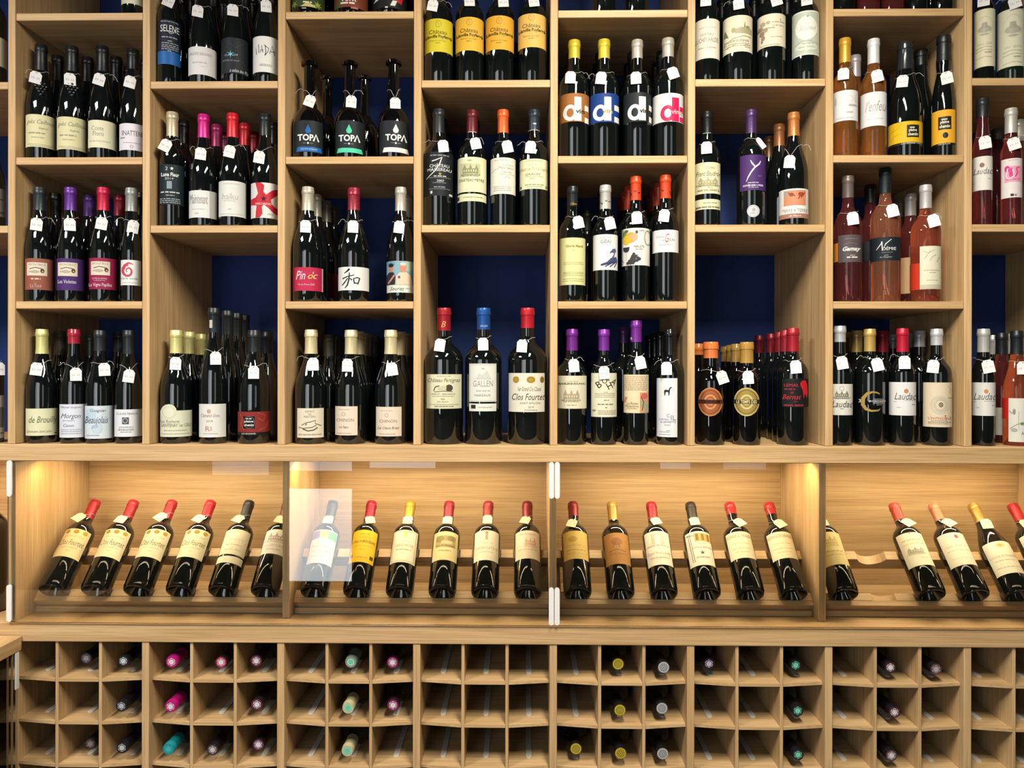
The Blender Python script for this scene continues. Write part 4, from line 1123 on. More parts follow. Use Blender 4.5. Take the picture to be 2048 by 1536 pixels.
b(848, 276, 222, 'bx', 'dc4a26', 445, 'red-orange capped bottle with fruit and grapes label', [(711, 985, 722, 1092, 'e9e6dc')],
  [('e', 742, 790, 22, 45, '7a9a4e'), ('e', 800, 815, 50, 55, 'e0a458'), ('e', 762, 838, 36, 48, 'e6b832'), ('e', 835, 810, 34, 40, 'e2a880'), ('e', 857, 762, 14, 16, '4a5a3c'), ('e', 760, 750, 18, 14, '5a7040'), ('o', 962, 815, 34, 75, 10, '9aae84'), ('p', [(728, 908), (790, 908), (785, 945), (770, 958), (748, 958), (732, 942)], '33303e'), ('l', [(760, 958), (760, 1040)], 4, 'c4c0b4'), ('T', 'MERLOTS', 880, 905, 96, 22, '7d7a70'), ('t', 880, 930, 70, 8, 'b0ada2'), ('t', 905, 745, 50, 10, 'b8b5aa'), ('l', [(870, 990), (845, 1000)], 6, '3a3638')] + grapes + [('l', [(720, 1030), (735, 1060)], 5, '4a4854')], (858, 624, -3),
  capart=[('l', [(795, 365), (808, 385), (795, 408)], 8, '2a2422'), ('l', [(830, 350), (842, 366), (855, 352)], 7, '2a2422'), ('l', [(868, 368), (880, 378), (888, 366)], 7, '2a2422')])
b(1142, 258, 208, 'bx', 'dc4a26', 427, 'red-orange capped bottle with short white label', [(1014, 1266, 740, 962, 'ebe8e6')],
  [('T', 'Château', 1098, 808, 82, 22, 'a8a4a4'), ('T', 'Le', 1120, 840, 26, 18, 'a8a4a4'), ('T', 'G', 1160, 822, 38, 88, 'd0583a', 'i'), ('T', 'EAI', 1204, 838, 50, 22, 'a8a4a4'), ('t', 1140, 888, 110, 6, 'bcb8b8')], (1130, 602, 7),
  capart=[('l', [(1105, 340), (1118, 358), (1128, 345)], 7, '2a2422'), ('l', [(1180, 360), (1195, 375), (1190, 390)], 8, '2a2422')])
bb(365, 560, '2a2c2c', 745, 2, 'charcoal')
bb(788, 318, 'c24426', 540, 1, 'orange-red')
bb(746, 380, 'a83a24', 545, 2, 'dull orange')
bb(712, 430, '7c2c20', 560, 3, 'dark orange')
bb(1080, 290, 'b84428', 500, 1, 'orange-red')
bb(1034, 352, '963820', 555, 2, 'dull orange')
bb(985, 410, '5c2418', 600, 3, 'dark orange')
deeper(1, (0, 2, 3))
bay(CROP['O'], ZF, COLN[5] + ' bottom bay')
b(205, 272, 275, 'bx', '7a2f94', 470, 'violet-capped bottle with beige house engraving label', [(72, 338, 705, 1012, 'e9e0c2')],
  [('T', 'CHÂTEAU', 210, 757, 112, 13, 'b0a688'), ('T', 'MADELEINE BOUHOU', 205, 779, 242, 17, '6f6650', 'b'), ('t', 205, 815, 60, 8, 'f4eedc')] + castle(112, 288, 825, 945, 'b4a688', 'e4dabc') + [('t', 205, 975, 90, 6, 'd8cca8')], (222, 611, -5))
b(502, 240, 278, 'bx', '7a2f94', 470, 'violet-capped bottle with tumbling capital letters', [(388, 624, 680, 1090, 'ebe5c8')],
  [('T', 'B', 456, 786, 42, 62, '2e2a20', '', -33), ('T', 'O', 508, 752, 48, 50, '2e2a20', '', 0), ('T', 'H', 552, 798, 44, 62, '2e2a20', '', -28), ('T', 'A', 592, 762, 44, 58, '2e2a20', '', 35), ('t', 520, 858, 40, 5, 'b4ae90')] + rows(510, (870, 885, 902), 180, 4, 'b4ae90') + [('t', 525, 932, 45, 7, 'a8a284'), ('t', 515, 970, 135, 8, '8d876c'), ('t', 525, 1000, 20, 8, '8d876c'), ('r', 400, 428, 1022, 1034, '8d876c')] + rows(530, (1030, 1045, 1060), 160, 4, 'b4ae90'), (505, 676, -4))
b(802, 232, 195, 'bx', '7a2f94', 390, 'taller violet-capped bottle with script and flower painting', [(688, 917, 695, 1053, 'eddab2')],
  rows(803, [715 + 17 * k for k in range(8)], 205, 7, 'cdae90') + [('r', 836, 914, 862, 1046, 'd8a080'), ('e', 875, 895, 30, 28, 'd86a60'), ('e', 860, 965, 22, 40, 'a8a878'), ('e', 890, 1000, 18, 36, '9ab098'), ('l', [(845, 900), (870, 950), (855, 1030)], 8, '8a4a30'), ('p', [(690, 950), (700, 905), (725, 905), (705, 955)], 'd88a70'), ('T', 'La Petite', 770, 962, 98, 24, 'a58c6a'), ('T', 'Madeleine', 764, 987, 120, 20, 'a58c6a'), ('t', 764, 1008, 100, 5, 'c4ac88')], (840, 582, -12),
  capart=[('T', 'MB', 752, 358, 26, 26, 'e4dcea', 'b')])
b(1120, 248, 278, 'bx', '131315', 480, 'black glossy-capped bottle with dog on tall white label', [(998, 1188, 728, 1277, 'ebedef')],
  [('p', [(1072, 890), (1068, 850), (1075, 835), (1110, 838), (1116, 818), (1135, 808), (1138, 816), (1124, 826), (1120, 850), (1116, 888), (1108, 888), (1106, 858), (1084, 856), (1078, 890)], '222226'), ('T', 'C', 1106, 1076, 26, 34, '8a8a90'), ('T', 'IL', 1152, 1096, 46, 44, '8a8a90'), ('T', 'CHÂTEAU', 1068, 1110, 96, 18, '8a8a90'), ('T', 'la LEVRETTE', 1106, 1135, 138, 16, '72727a'), ('T', '2020', 1098, 1164, 52, 11, '9a9aa0'), ('t', 1105, 1215, 30, 5, 'b0b0b6'), ('t', 1075, 1228, 90, 5, 'b0b0b6'), ('t', 1075, 1252, 100, 5, 'b0b0b6')], (1090, 637, -1), finish='wax')
bb(688, 255, '4a2a5e', 400, 1, 'dark violet')
bb(1030, 298, '101012', 490, 1, 'glossy black', finish='wax')
bb(980, 316, '101012', 500, 2, 'glossy black', finish='wax')
bb(934, 333, '101012', 505, 3, 'glossy black', finish='wax')
deeper(2, (1, 2, 3))

# ---- column 6
bay(CROP['P'], ZB, COLN[6] + ' top bay')
b(296, 338, None, 'bx', '201c18', None, 'dark bottle with plain cream lettered label', [(128, 464, 255, 795, 'ece3ce')],
  [('t', 300, 372, 220, 10, 'c9bfb0'), ('T', 'CHÂTEAU', 292, 462, 175, 42, 'a89a88'), ('T', 'LUCHEY-HALDE', 292, 540, 300, 60, '9c8c7c'), ('t', 320, 592, 70, 8, 'd0c6b6'), ('T', 'PESSAC-LÉOGNAN', 295, 645, 232, 22, 'b49c98')], (278, 18, 1))
b(712, 402, None, 'bx', '201c18', None, 'dark bottle with cream label of village drawing', [(511, 913, 208, 705, 'ece2c6')],
  [('p', [(530, 470), (545, 370), (570, 430), (595, 490)], '7d7f5c'), ('e', 660, 405, 30, 35, 'a8b078'), ('p', [(680, 450), (680, 395), (740, 375), (860, 370), (900, 395), (900, 460)], 'b0a684'), ('p', [(795, 370), (806, 285), (818, 370)], '9a9274'), ('e', 845, 370, 24, 20, '8f9468'), ('l', [(540, 570), (650, 520), (800, 490), (890, 500)], 10, 'b4aa8a'), ('l', [(560, 640), (640, 615), (720, 590)], 8, 'b4aa8a')] + rows(700, (545, 560, 590, 620), 320, 8, 'bcb294') + [('t', 840, 610, 70, 10, 'b4aa8c'), ('t', 840, 640, 70, 8, 'c4ba9c')], (725, 60, -4))
b(1173, 384, None, 'bx', '201c18', None, 'dark bottle with cream label of brown vine leaves', [(981, 1365, 185, 630, 'ebe0c6')],
  [('e', 1060, 310, 38, 32, 'b8a48a'), ('e', 1025, 370, 40, 34, 'a8907a'), ('e', 1090, 400, 38, 30, 'b09a82'), ('e', 1050, 440, 34, 34, '9c8470'), ('e', 1065, 500, 26, 34, 'a08872'), ('e', 1050, 545, 14, 20, '947c68'), ('e', 1130, 300, 26, 22, 'baa88e'), ('l', [(1000, 385), (1100, 375), (1220, 380)], 7, '9a8a74'), ('t', 1260, 300, 160, 12, 'bcb094'), ('T', 'CHÂTEAU', 1260, 345, 150, 24, 'b4a88c'), ('t', 1240, 500, 150, 8, 'c8bca0'), ('t', 1160, 605, 260, 8, 'c8bca0'), ('l', [(1290, 255), (1290, 285)], 10, '9a9a74')], (1240, 18, -11))
b(1638, 366, None, 'bx', '201c18', None, 'dark bottle with sage green label and white oval', [(1456, 1820, 145, 750, 'e6e8da')],
  [('r', 1470, 1806, 165, 735, 'c2cab8'), ('e', 1650, 380, 146, 165, 'eeece0'), ('s', 1668, 225, 24, '9aa48c', 4), ('T', 'Suduiraut', 1668, 378, 215, 62, 'b8b8aa', 'i'), ('t', 1660, 320, 90, 8, 'd4d2c6'), ('l', [(1490, 600), (1600, 555), (1700, 560), (1800, 590)], 8, 'a8b29c'), ('e', 1650, 640, 150, 60, 'd4dacb'), ('t', 1670, 595, 150, 12, 'a4a896'), ('t', 1660, 640, 230, 20, 'b8bfac'), ('t', 1660, 690, 200, 10, 'b4baa8')], (1655, 13, -2))
deeper(2)
bay(CROP['Q'], ZD, COLN[6] + ' middle bay')
b(202, 246, 305, 'bx', '1c1c1e', 500, 'black-capped bottle with two-piece cream script label', [(82, 324, 765, 1056, 'e8e3ba'), (82, 324, 1108, 1202, 'e8e3ba')],
  [('T', 'Château', 232, 812, 92, 26, 'a09a68', 'i'), ('T', 'Franc Baudron', 215, 868, 225, 44, '6f6844', 'i')] + castle(105, 318, 895, 985, 'b0a980', 'dcd6ac') + [('T', '2012', 230, 998, 42, 14, '8d8660'), ('t', 215, 1022, 190, 12, 'b4ae88'), ('t', 230, 1140, 120, 8, 'bcb690'), ('t', 210, 1180, 215, 10, '8d8660')], (198, 633, -1), capart=[('r', 165, 236, 490, 496, 'a8a8a8')])
b(612, 272, 288, 'bx', '4a2f5c', 492, 'purple-capped bottle with purple label and silver medal', [(512, 742, 695, 1025, '4a2a6a')],
  [('l', [(606, 745), (622, 775), (648, 806)], [4, 14, 10], 'efeaf4'), ('l', [(698, 752), (685, 782), (648, 812), (612, 858), (588, 900), (570, 942)], [5, 13, 14, 12, 10, 4], 'efeaf4'), ('T', '2015', 690, 893, 30, 8, 'c4b8d4'), ('t', 632, 955, 95, 8, 'c4b8d4'), ('T', 'CUVÉE DES LYRES', 630, 978, 180, 20, 'e8e0f0', 'b'), ('T', 'du Marquet', 635, 1000, 92, 16, 'd4c8e0', 'i'), ('e', 633, 1220, 57, 58, 'c9c9cc'), ('o', 633, 1220, 50, 51, 3, '9a9aa0'), ('e', 636, 1208, 16, 16, 'a4a4aa'), ('t', 633, 1240, 50, 10, 'a4a4aa')], (700, 588, -34), tagn=.45)
b(1008, 272, 312, 'bg', 'b5703a', 517, 'copper-capped bottle with hands picture on white label', [(872, 1143, 1010, 1285, 'e8e6e0')],
  [('r', 920, 1118, 1025, 1165, 'd28a68'), ('p', [(920, 1090), (920, 1025), (965, 1025), (945, 1075)], 'a89a8c'), ('e', 990, 1065, 24, 18, '96503a'), ('l', [(960, 1045), (1000, 1070), (1025, 1080)], 9, '8a4632'), ('l', [(985, 1048), (1010, 1060)], 8, '8a4632'), ('e', 1075, 1065, 26, 20, 'a0462c'), ('l', [(1110, 1050), (1075, 1070), (1050, 1105)], 9, '9a4028'), ('l', [(1068, 1045), (1050, 1060)], 8, '9a4028'), ('l', [(1090, 1045), (1078, 1100)], 8, '9a4028'), ('T', 'TERRE À TERRE', 1018, 1208, 225, 36, 'a8a39c'), ('r', 872, 1143, 1242, 1285, 'a5796a'), ('T', 'de Mauve', 1022, 1262, 105, 18, 'ecdcd4', 'i')], (972, 758, 6))
bb(876, 420, '8c5a34', 610, 1, 'copper', 'bg')
bb(780, 535, '5a3c26', 715, 2, 'dark copper', 'bg', L=(.09, .34, 'a8a49a'))
bay(CROP['R'], ZF, COLN[6] + ' bottom bay')
b(172, 188, 717, 'bx', 'd9763a', 822, 'stout bottle with orange wax top and copper medallion', (),
  [('e', 170, 1115, 80, 97, 'a8623a'), ('o', 170, 1115, 78, 95, 6, 'd08a5c'), ('o', 170, 1115, 66, 81, 4, '7c4426'), ('o', 170, 1115, 42, 50, 12, 'd89464'), ('e', 170, 1115, 22, 24, 'c8835a'), ('r', 92, 248, 1100, 1128, '5a2e1a'), ('T', 'TANINIUM', 170, 1114, 120, 22, '1e120c', 'b')], (247, 950, -20), finish='wax', nr=.0185, glass='black')
b(413, 184, 718, 'bx', 'a8813c', 855, 'stout bottle with gold wax top and gold medallion', (),
  [('e', 412, 1115, 84, 97, 'a8904c'), ('o', 412, 1115, 82, 95, 6, 'd8c482'), ('o', 412, 1115, 70, 81, 4, '6f5c28'), ('o', 412, 1115, 44, 50, 12, 'dcc88a'), ('e', 412, 1115, 22, 24, 'c8b470'), ('r', 330, 494, 1100, 1128, '3a3018'), ('T', 'LE TEMPS DES', 412, 1114, 130, 22, 'e0d09a', 'b')], (422, 951, -4), finish='wax', nr=.0165, glass='black')
b(720, 210, 625, 'bx', 'a8222e', 778, 'red-capped bottle with red lettering on black label', [(650, 822, 960, 1150, '15171a')],
  [('T', 'LEMAL', 712, 1003, 95, 19, 'c8313a'), ('t', 700, 1030, 70, 10, '8a2a30'), ('T', 'de', 715, 1052, 20, 14, 'c8313a', 'i'), ('T', 'Bernat', 714, 1082, 120, 32, 'd0303a', 'i'), ('T', '20', 738, 1112, 20, 12, '9a2a30'), ('t', 725, 1138, 125, 12, '8a2a34'), ('p', [(778, 975), (800, 970), (812, 1000), (815, 1060), (808, 1090), (798, 1060), (790, 1092), (784, 1040), (770, 1008), (768, 990)], 'd0202c')], (740, 881, -5))
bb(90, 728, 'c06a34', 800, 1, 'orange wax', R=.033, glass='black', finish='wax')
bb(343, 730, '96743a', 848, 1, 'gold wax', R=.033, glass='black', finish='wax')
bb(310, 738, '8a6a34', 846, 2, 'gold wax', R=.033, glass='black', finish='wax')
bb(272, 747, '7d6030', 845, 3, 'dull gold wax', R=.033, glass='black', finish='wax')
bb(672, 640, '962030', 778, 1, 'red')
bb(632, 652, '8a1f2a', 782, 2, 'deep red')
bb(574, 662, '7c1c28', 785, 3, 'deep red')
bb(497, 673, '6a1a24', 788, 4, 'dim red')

# ---- column 7
bay(CROP['S'], ZA, COLN[7] + ' top bay')
b(215, 216, None, 'bx', '1a1c1e', None, 'dark bottle showing only its base beside the left upright')
b(445, 216, None, 'bx', '1a1c1e', None, 'plum-tinted bottle showing only its base', glass='plum')
b(672, 216, None, 'bx', '1a1c1e', None, 'plum-tinted bottle base seen under the top edge', glass='plum')
b(900, 216, None, 'bx', '1a1c1e', None, 'dark bottle base seen under the top edge')
b(1150, 236, None, 'bg', '1a1c1e', None, 'dark bottle base nearest the right upright')
deeper(1)
bay(CROP['S'], ZC, COLN[7] + ' upper bay')
b(228, 240, 368, 'bx', 'd9a03a', 575, 'gold-capped bottle of orange wine with white label', [(112, 346, 840, 1122, 'ebe8e7')],
  [('o', 275, 920, 28, 30, 3, 'd8d2d2'), ('e', 145, 930, 10, 40, 'c8c4bc'), ('e', 325, 915, 12, 40, 'd8d4d0'), ('t', 300, 980, 75, 18, 'b8b2b2'), ('t', 275, 1045, 70, 12, 'c0baba'), ('t', 230, 1095, 150, 6, 'd0caca')], (215, 690, 1), glass='amber')
b(495, 242, 375, 'bx', 'e6e2e2', 585, 'white-capped bottle of orange wine with white label', [(375, 614, 855, 1172, 'eceaea')],
  [('T', "l'enfeu", 515, 985, 190, 100, 'b0a8aa', 'i'), ('t', 510, 1105, 150, 6, 'd4cece')], (528, 714, -10), glass='amber')
sq = lambda x0, x1, y0, y1: [('r', x0, x1, y0, y1, '201d17'), ('t', (x0 + x1) / 2, y0 + .22 * (y1 - y0), (x1 - x0) * .5, 12, 'd8d0b8'), ('T', 'plaine', (x0 + x1) / 2, y0 + .45 * (y1 - y0), (x1 - x0) * .66, 34, 'ece4cc', 'b'), ('T', 'chemin', (x0 + x1) / 2, y0 + .75 * (y1 - y0), (x1 - x0) * .80, 30, 'ece4cc', 'b')]
b(790, 318, 405, 'ch', '25282b', 640, 'sparkling wine bottle with wide yellow label and black square', [(633, 948, 1130, 1325, 'ebba1c')],
  [('l', [(660, 1210), (720, 1190), (760, 1140)], 3, 'cfa01a'), ('l', [(660, 1300), (690, 1250), (740, 1240)], 3, 'cfa01a')] + sq(805, 912, 1165, 1280) + [('r', 633, 948, 1325, 1345, '23201a'), ('T', 'LES PIERRETTES', 845, 1335, 172, 15, 'ece4cc')], (765, 754, 5), finish='wax')
b(1160, 228, 345, 'ch', '1f2224', 560, 'sparkling wine bottle with tall amber label and black dot', [(1052, 1262, 1022, 1332, 'eeb02a')],
  sq(1110, 1227, 1085, 1205) + [('e', 1175, 1260, 25, 27, '17130f'), ('r', 1052, 1262, 1332, 1350, '1a1714'), ('T', 'LES BULLES', 1165, 1341, 105, 11, 'ece4cc')], (1187, 729, -8))
bb(328, 525, 'b4adb1', 710, 1, 'grey-white', glass='amber')
bb(940, 475, '15171a', 600, 1, 'foil-black', 'ch')
bay(CROP['T'], ZE, COLN[7] + ' middle bay')
b(275, 278, 215, 'bx', '6d615c', 420, 'taupe-capped rosé bottle with grey-brown label', [(182, 412, 790, 1062, '5a4e52')],
  [('t', 310, 830, 120, 8, '7d7074'), ('l', [(230, 890), (290, 870), (370, 885)], 12, '6a5e62'), ('T', 'Gamay', 312, 935, 172, 56, 'efeae6', 'bi'), ('t', 320, 995, 50, 8, 'b8b0b0'), ('t', 318, 1014, 105, 14, 'd8d2d0'), ('r', 139, 181, 862, 1048, 'd8862e')], (322, 632, -6), glass='plum')
b(645, 304, 140, 'bx', '1d2729', 375, 'black-capped rosé bottle with black swash label', [(495, 795, 812, 1045, '19222a')],
  [('l', [(560, 935), (600, 885), (612, 855), (618, 945), (650, 880), (705, 835)], [4, 8, 12, 12, 9, 4], 'f0f0ee'), ('T', 'OÉMIE', 682, 925, 132, 38, 'f0f0ee'), ('t', 665, 965, 110, 6, '6f787e'), ('T', 'cuvée', 655, 992, 40, 12, 'b8bcc0'), ('T', 'de Cibugnon', 650, 1012, 115, 16, 'c4c8cc', 'i')], (715, 557, -12), glass='pink')
b(1045, 304, 305, 'bx', 'b9b5b5', 525, 'silver-capped red rosé bottle with tall cream label', [(990, 1199, 903, 1330, 'eae3ca')],
  [('r', 990, 1199, 1285, 1330, 'cbc2a8'), ('l', [(1020, 950), (1070, 970), (1130, 940)], 5, 'c4c0ac'), ('l', [(1035, 1030), (1060, 990), (1090, 950)], 5, 'b4b498'), ('l', [(1085, 1050), (1110, 1010), (1140, 990)], 6, 'c4bc9c'), ('l', [(1150, 1060), (1175, 1010)], 6, 'b8b49c'), ('t', 1105, 1142, 150, 8, 'c8c2aa'), ('t', 1110, 1165, 60, 6, 'c8c2aa'), ('t', 1105, 1240, 100, 5, 'c8c2aa'), ('r', 893, 988, 1068, 1332, 'cf3b22')], (1122, 657, -14), glass='rose')
bb(897, 392, '8f8c8c', 598, 1, 'silver', glass='plum', L=(.10, .42, 'cfae84'))
bb(770, 445, '6e6c6c', 610, 2, 'dull silver', glass='plum')
bb(500, 300, '1a2022', 470, 1, 'tall black', glass='plum', L=(.36, .52, '171c22'))
bay(CROP['U'], ZF, COLN[7] + ' bottom bay')
b(186, 236, 245, 'bx', 'c2c2c4', 390, 'silver-capped bottle with building and script on cream', [(69, 303, 782, 1072, 'ebe8dc')],
  [('o', 203, 822, 22, 22, 4, 'b4b0a4')] + castle(128, 278, 838, 918, '8d8870', 'd8d4c4') + [('T', 'Laudac', 208, 968, 185, 58, '6f6a62', 'i'), ('t', 208, 1010, 35, 6, 'b0aca0')], (205, 584, -10))
b(464, 284, 273, 'bx', 'c2a05a', 478, 'gold-capped bottle with large gold letter printed on glass', (),
  [('l', [(552, 875), (530, 862), (490, 856), (440, 872), (405, 915), (402, 975), (430, 1015), (480, 1032), (540, 1028), (556, 1012)], [10, 14, 16, 26, 36, 36, 28, 18, 14, 8], 'b0914a'), ('T', '3', 374, 940, 20, 32, 'eeeeee'), ('T', 'CHÂTEAU', 542, 922, 85, 11, 'e8e8e8'), ('T', 'LES CORDONNIERS', 530, 941, 150, 14, 'e8e8e8', 'b'), ('t', 540, 958, 85, 7, 'c0c0c0'), ('T', '2014', 545, 974, 45, 9, 'd8d8d8')], (533, 601, -14))
b(768, 250, 268, 'bx', 'c21f3a', 482, 'red-capped bottle with white label and orange dot', [(645, 892, 765, 1075, 'eeedeb')],
  [('e', 802, 848, 20, 21, 'cf8a5a'), ('T', 'Laudac', 795, 896, 195, 62, '6f6a68', 'i'), ('t', 840, 932, 100, 6, 'c0bcba'), ('t', 705, 945, 30, 5, 'c8c4c2'), ('t', 865, 972, 30, 6, 'b4b0ae'), ('t', 735, 1000, 35, 5, 'c8c4c2')], (787, 581, -1))
b(1086, 284, 272, 'bx', 'c6c6c8', 420, 'silver-capped bottle with concentric rings on peach label', [(963, 1228, 768, 1183, 'e9d8ba')],
  [('o', 1112, 975, 84, 88, 20, 'd8ccb4'), ('o', 1120, 975, 62, 64, 22, 'd0c4ac'), ('o', 1125, 975, 20, 21, 7, '3a342c'), ('e', 1125, 975, 7, 7, '3a342c'), ('l', [(1190, 800), (1205, 830), (1200, 860)], 4, 'c4b498'), ('t', 1205, 910, 40, 4, '8d8470'), ('T', "L'INVINCIBLE", 1112, 1100, 205, 22, 'c46a58'), ('t', 1112, 1122, 150, 6, 'cf9a84'), ('t', 1112, 1137, 205, 4, '8d8470'), ('t', 1100, 1150, 180, 4, 'b4a88c'), ('e', 1162, 1077, 6, 6, 'c43a3a')], (1055, 618, 6))
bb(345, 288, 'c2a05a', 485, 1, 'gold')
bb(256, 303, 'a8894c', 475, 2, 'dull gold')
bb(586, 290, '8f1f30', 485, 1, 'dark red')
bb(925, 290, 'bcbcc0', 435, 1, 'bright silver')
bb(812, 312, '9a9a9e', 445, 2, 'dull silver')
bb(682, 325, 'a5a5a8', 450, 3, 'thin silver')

# ---- column 8 at the right edge
bay(CROP['V'], ZB, COLN[8] + ' top bay')
def medal(x, y, s):
    return [('o', x, y, 150 * s, 175 * s, 12, 'd8d0b0'), ('e', x, y + 60 * s, 120 * s, 60 * s, 'b4b09c'), ('p', [(x - 60 * s, y + 40 * s), (x - 40 * s, y - 60 * s), (x + 40 * s, y - 60 * s), (x + 60 * s, y + 40 * s)], 'a8a490'), ('e', x, y + 150 * s, 70 * s, 18 * s, 'b0ac98'), ('t', x, y + 320 * s, 250 * s, 30, 'd0cab0'), ('l', [(x - 150 * s, y + 400 * s), (x, y + 375 * s), (x + 130 * s, y + 390 * s)], 7, 'b8b29a'), ('l', [(x - 150 * s, y + 455 * s), (x, y + 430 * s), (x + 130 * s, y + 440 * s)], 7, 'b8b29a'), ('t', x + 60 * s, y + 480 * s, 100, 22, 'b4ae96'), ('l', [(x - 150 * s, y + 580 * s), (x, y + 555 * s), (x + 130 * s, y + 570 * s)], 6, 'c0baa2')]
b(524, 324, None, 'bx', 'c8c0a0', None, 'bottle with tall ornate cream label beside the upright', [(363, 686, 135, 1022, 'e4dcbc')], medal(525, 395, .85), (510, 8, 1))
b(930, 424, None, 'bx', 'c8c0a0', None, 'bottle with tall ornate greyish label at frame edge', [(720, 1140, 135, 1022, 'e0dcc2')], medal(960, 395, 1.0), (985, 55, -12), glass='green')
bay(CROP['W'], ZD, COLN[8] + ' middle bay')
b(330, 204, 95, 'bx', '2a2c2e', 270, 'tall black-capped rosé bottle with dot and script label', [(230, 431, 678, 1025, 'ebe6de')],
  [('e', 326, 768, 24, 24, '8a6a58'), ('T', 'Laudac', 335, 828, 190, 60, '7a746e', 'i'), ('t', 385, 860, 90, 5, 'c0bab2'), ('t', 398, 910, 35, 5, 'b8b2aa'), ('t', 250, 945, 30, 5, 'c8c2ba')], (355, 541, -6), glass='plum')
b(622, 226, 198, 'bx', 'b9b7ac', 435, 'silver-capped rosé bottle with hot pink picture label', [(524, 734, 700, 1102, 'ece2e0')],
  [('t', 640, 718, 90, 8, 'e8b0c0'), ('r', 558, 718, 780, 940, 'f0a0bc'), ('e', 585, 805, 26, 34, 'e0408a'), ('e', 625, 848, 24, 52, 'dc3a86'), ('l', [(590, 800), (575, 880), (600, 915), (650, 880), (640, 810)], 12, 'f8e8ee'), ('l', [(700, 795), (675, 800), (685, 850), (665, 890)], 14, 'e04a80'), ('t', 640, 915, 130, 8, 'e05a88'), ('r', 617, 650, 1063, 1087, '2a2a2a'), ('r', 658, 678, 1068, 1084, '8a8a88')], (650, 556, -14), glass='plum')
bb(484, 405, '5a5c5c', 500, 3, 'grey', glass='plum', R=.034)
bb(702, 315, 'b0b0a8', 520, 1, 'silver', glass='rose')
bay(CROP['X'], ZF, COLN[8] + ' bottom bay')
b(312, 222, 272, 'bx', 'bdbdb8', 485, 'silver-capped bottle with orange dot and script label', [(203, 428, 768, 1078, 'ebe9e3')],
  [('e', 336, 850, 20, 20, 'd9965a'), ('T', 'Laudac', 325, 898, 200, 62, '75706a', 'i'), ('t', 365, 940, 100, 5, 'c4c0ba'), ('t', 400, 978, 30, 5, 'b8b4ae'), ('t', 235, 948, 30, 5, 'c8c4be'), ('t', 260, 1000, 30, 5, 'c8c4be')], (355, 618, -12))
b(622, 268, 290, 'bg', '1f2428', 505, 'rosé bottle with botanical sprig label at frame edge', [(548, 752, 915, 1322, 'e9e5d9')],
  [('l', [(555, 1030), (580, 1060), (600, 1020)], 8, '8d8d84'), ('e', 600, 1040, 14, 28, '9a9a90'), ('l', [(560, 1200), (620, 1160), (680, 1140)], 5, '8a8a80'), ('e', 672, 1150, 20, 14, '6f9a58'), ('e', 600, 1210, 30, 18, 'b4b4aa'), ('l', [(640, 1040), (640, 1200)], 4, 'a8a89e'), ('T', 'A', 675, 1240, 24, 28, '77736a'), ('r', 492, 546, 915, 1110, 'cf2a20')], (680, 632, -1), glass='rose')
bb(482, 310, '202428', 505, 1, 'black', 'bg', glass='plum', R=.0345, L=(.07, .32, 'd8d4c8'))
bb(398, 330, 'b5b5b0', 505, 2, 'thin silver')
bb(566, 318, 'b5b5ae', 500, 3, 'silver')

# rows behind: one label each, counted from the left within the bay
for phrase in sorted({x[0] for x in BEHIND}):
    items = sorted((x for x in BEHIND if x[0] == phrase), key=lambda t: t[1])
    for k, (_, _, d, root, capname) in enumerate(items):
        tag(root, '%s-topped back bottle, %s from left in the %s' % (capname, ORD[k + 1], phrase), 'bottle', group_word(phrase))

# ---------------------------------------------------------------- reclining bottles in the glass display
RACK_PHRASE = ['leftmost display rack', 'second display rack', 'third display rack', 'rightmost display rack']
def recline(rack, slot, desc, cap, capy, col, y0, y1, A, L2=(), kind='bordeaux', R=.0385, H=.295, tg=(0, 205, 0), xw=88, glass='dark', finish='foil', dx=0.0):
    x = ux(2 * rack) + TH + 0.001 + SLOT * (slot - .5) + dx
    rn = .0140
    prof = profile(kind, H, R, rn)
    a = math.atan2(x, DIST + .15)
    fz = lambda y: H * (1 - y / 770.0)
    fth = lambda u: math.asin(max(-.985, min(.985, u / 100.0)))
    root = make_bottle('wine_bottle', (0, 0, 0), 0, kind, H, R, rn, glass, cap, fz(capy), finish)
    root.matrix_world = Matrix.Translation(Vector((x, BASE_Y, BASE_Z)) + AX * .0006) @ Matrix.Rotation(math.radians(-45), 4, 'X') @ Matrix.Rotation(-a * .55, 4, 'Z')
    tag(root, '%s, %s slot of the %s' % (desc, ORD[slot], RACK_PHRASE[rack]), 'bottle', 'reclining bottles in the ' + RACK_PHRASE[rack])
    fill_label(root, prof, H, rn, R, fth, fz, 0, 200, [(-xw, xw, y0, y1, col)] + list(L2), A)
    if tg:
        hang_tag(root, prof, H, rn, tg[0] / 100.0 * R, fz(tg[1]), tg[2], 'eedfb4', loose=False)
    return root
GOLD = 'b8902c'
def fourtet():
    return [('e', -58, 334, 15, 17, GOLD), ('o', -58, 334, 10, 12, 3, '8a6418'), ('e', 0, 334, 20, 17, GOLD), ('o', 0, 334, 13, 12, 3, '8a6418'), ('e', 58, 334, 15, 17, GOLD), ('T', '1er Grand Cru Classé', 0, 372, 130, 20, 'a89872', 'i'), ('T', 'Clos Fourtet', 0, 425, 158, 44, '6f6248', 'i'), ('T', 'SAINT-EMILION', 0, 468, 105, 11, 'a89872'), ('T', '2015', 0, 496, 30, 10, 'a89872')]
recline(0, 1, 'red-capped bottle with golden-lit medal label', 'a3242c', 165, 'ead7a4', 309, 545, fourtet(), tg=(-42, 190, 25))  # warm lamp tint is put into this label's paper colour
recline(0, 2, 'red-capped bottle with medal label and upright tag', 'a3242c', 165, 'ecdfb8', 309, 545, fourtet(), tg=(-18, 205, 6))
